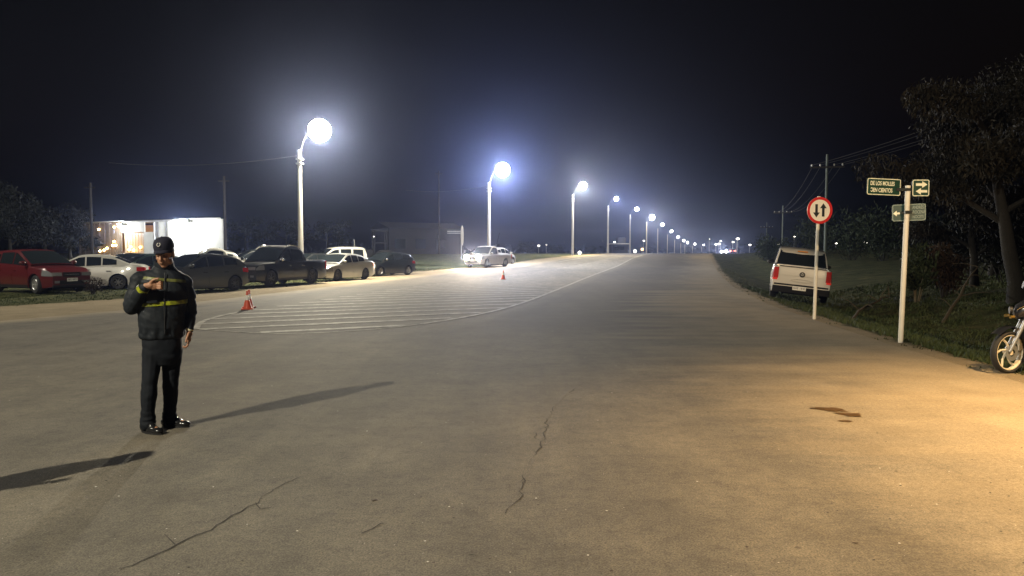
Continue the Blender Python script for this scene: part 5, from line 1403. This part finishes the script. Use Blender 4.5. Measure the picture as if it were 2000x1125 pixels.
# ------------------------------------------------------------------ far lamps
M_far = emis('far_lamp_white', (1, .95, .82), 7); M_faro = emis('far_lamp_orange', (1, .62, .25), 5)
def far_lamp(px, py, yy, label, r=.34, m=None, pole=True, en=0):
    x, y = at(px, 0, yy); z0 = hY(y); z = zat(py, yy); t = empty('distant_lamp', (x, y, z0), 0, label, 'distant lamp', 'distant lamps along the horizon')
    b_ = MB(); b_.lathe([(.001, -r*.6), (r*.8, -r*.45), (r, 0), (r*.5, r*.3), (.001, r*.35)], 10, Matrix.Translation((0, 0, z-z0))); b_.build('lamp', m or M_far, t, 60)
    MB().tube([(0, .5, 0), (0, .5, z-z0+.3)], .10, 6).build('pole', M_steel, t, 40)
    return t
FL = [(1440, 466, 190, 'distant street lamp on a visible pole right of the approaching headlights', .45), (1431, 472.5, 260, 'small distant lamp just left of the one on a visible pole', .4), (1407, 470.5, 330, 'small distant lamp above the approaching headlights', .45),
      (1398, 477, 330, 'left one of the low lamp cluster over the approaching headlights', .6), (1404, 476, 300, 'right one of the low lamp cluster over the approaching headlights', .6), (1385, 467, 330, 'faint lamp above the end of the lamp row', .25),
      (1464, 478, 260, 'small distant lamp between the far street lamp and the bare pole', .45), (1520, 477, 250, 'small distant lamp left of the double cab pickup roof', .4), (1551, 462, 250, 'faint distant lamp above the double cab pickup roof', .3),
      (1633, 475, 230, 'distant lamp just right of the round sign post', .45), (1689, 473, 220, 'brightest distant lamp, left of the street name post', .6), (1747, 473, 220, 'distant lamp touching the left side of the street name post', .5),
      (1931, 477, 200, 'distant lamp shining through the dark trees at the right', .55), (1200, 472.5, 260, 'small distant lamp right of the fourth lamp pole', .4), (1257, 470, 260, 'small distant lamp left of the sixth lamp pole', .35), (1052, 479.5, 200, 'small distant lamp between the bluish lamp pole and the third one', .35),
      (1067, 478, 230, 'fainter of the two small lamps between the bluish and the third lamp pole', .22)]
for px, py, yy, lab, r_ in FL: far_lamp(px, py, yy, lab, r_)
def low_flood(px, py, yy, m, label, r_=.35):
    x, y = at(px, 0, yy); z = zat(py, yy); z0 = H(x, y); t = empty('low_floodlight', (x, y, z0), 0, label, 'floodlight', 'low floodlights beside the road')
    MB().tube([(0, .2, -.1), (0, .2, max(.1, z-z0))], .04, 6).build('stand', M_steel, t); MB().box((0, .1, z-z0), (r_*2, .15, r_*1.5)).build('housing', M_steel, t)
    b_ = MB(); b_.lathe([(.001, .06), (r_, .03), (r_, 0), (.001, 0)], 14, Matrix.Translation((0, .02, z-z0)) @ Matrix.Rotation(R(90), 4, 'X')); b_.build('lens', m, t, 60)
low_flood(1132, 493.5, 92, M_far, 'low bright floodlight at the foot of the third lamp pole', .20); low_flood(1240, 490.5, 150, M_far, 'low bright floodlight between the fifth and sixth lamp poles', .30); low_flood(1254, 487, 170, M_faro, 'low orange light left of the sixth lamp pole', .3)
# dim roadside building between the lamp poles
x, y = at(1196, 0, 175); x2, _ = at(1226, 0, 175)
rb = empty('roadside_building', (x, y, hY(175)), 0, 'dim roadside building between the fourth and fifth lamp poles', 'building')
MB().box(((x2-x)/2, 3, 1.1), (x2-x, 6, 2.2)).build('wall', M_bd, rb); MB().box(((x2-x)/2, 2.6, 2.3), (x2-x+.8, 7, .2)).build('roof', M_roof, rb); MB().box(((x2-x)/2+.6, 3, 3.1), ((x2-x)*.5, 4, 1.4)).build('upper_storey', M_bd, rb)
for k in range(2): MB().box((.9+1.4*k, -.03, 1.2), (.8, .05, .8)).build('window', M_glass, rb)
# far traffic
t_, c_ = generic_car('sedan', 'approaching_car', 'far approaching car with dazzling headlights at the crest of the road', 'car', P_grey, (55.0, 192, hY(192)), R(254), lights=M_hl)
for sg in (1, -1):
    MB().tube([(2.2, sg*.56, .72), (2.26, sg*.56, .72)], .27, 12).build('headlight_glare_lens', emis('headlight_far', (1, .97, .88), 60) if 'headlight_far' not in bpy.data.materials else bpy.data.materials['headlight_far'], t_, 40)  # disc larger than the real lens, drawn as headlight glare
    light('SPOT', 'headlight_beam', (2.4, sg*.56, .85), 5000, (1, .96, .86), .1, t_, R(80), .8, (1, 0, -.02))
t_, c_ = generic_car('sedan', 'departing_car', 'far car with red tail lights just right of the approaching headlights', 'car', P_dark, (64.0, 215, hY(215)+.55), R(76))
for sg in (1, -1): MB().box((-2.25, sg*.6, .82), (.05, .42, .26)).build('lit_taillight', emis('taillight_on', (1, .08, .04), 14) if 'taillight_on' not in bpy.data.materials else bpy.data.materials['taillight_on'], t_)
# wires from the first lamp poles
LX = [((px-1000)/F*d, d) for d, px, *_ in LAMPS]
def lw(p, q, sag, lab): return wire(p, q, sag, lab, .014)
a = (LX[0][0], LX[0][1], hY(LX[0][1])+7.0); lw((a[0]-14, a[1]+6, 7.3), a, .35, 'overhead cable running left from the top of the nearest lamp pole')
b = (LX[1][0], LX[1][1], hY(LX[1][1])+7.0); lw((b[0]-9, b[1]+12, 7.9), b, .3, 'overhead cable running left from the top of the bluish lamp pole')
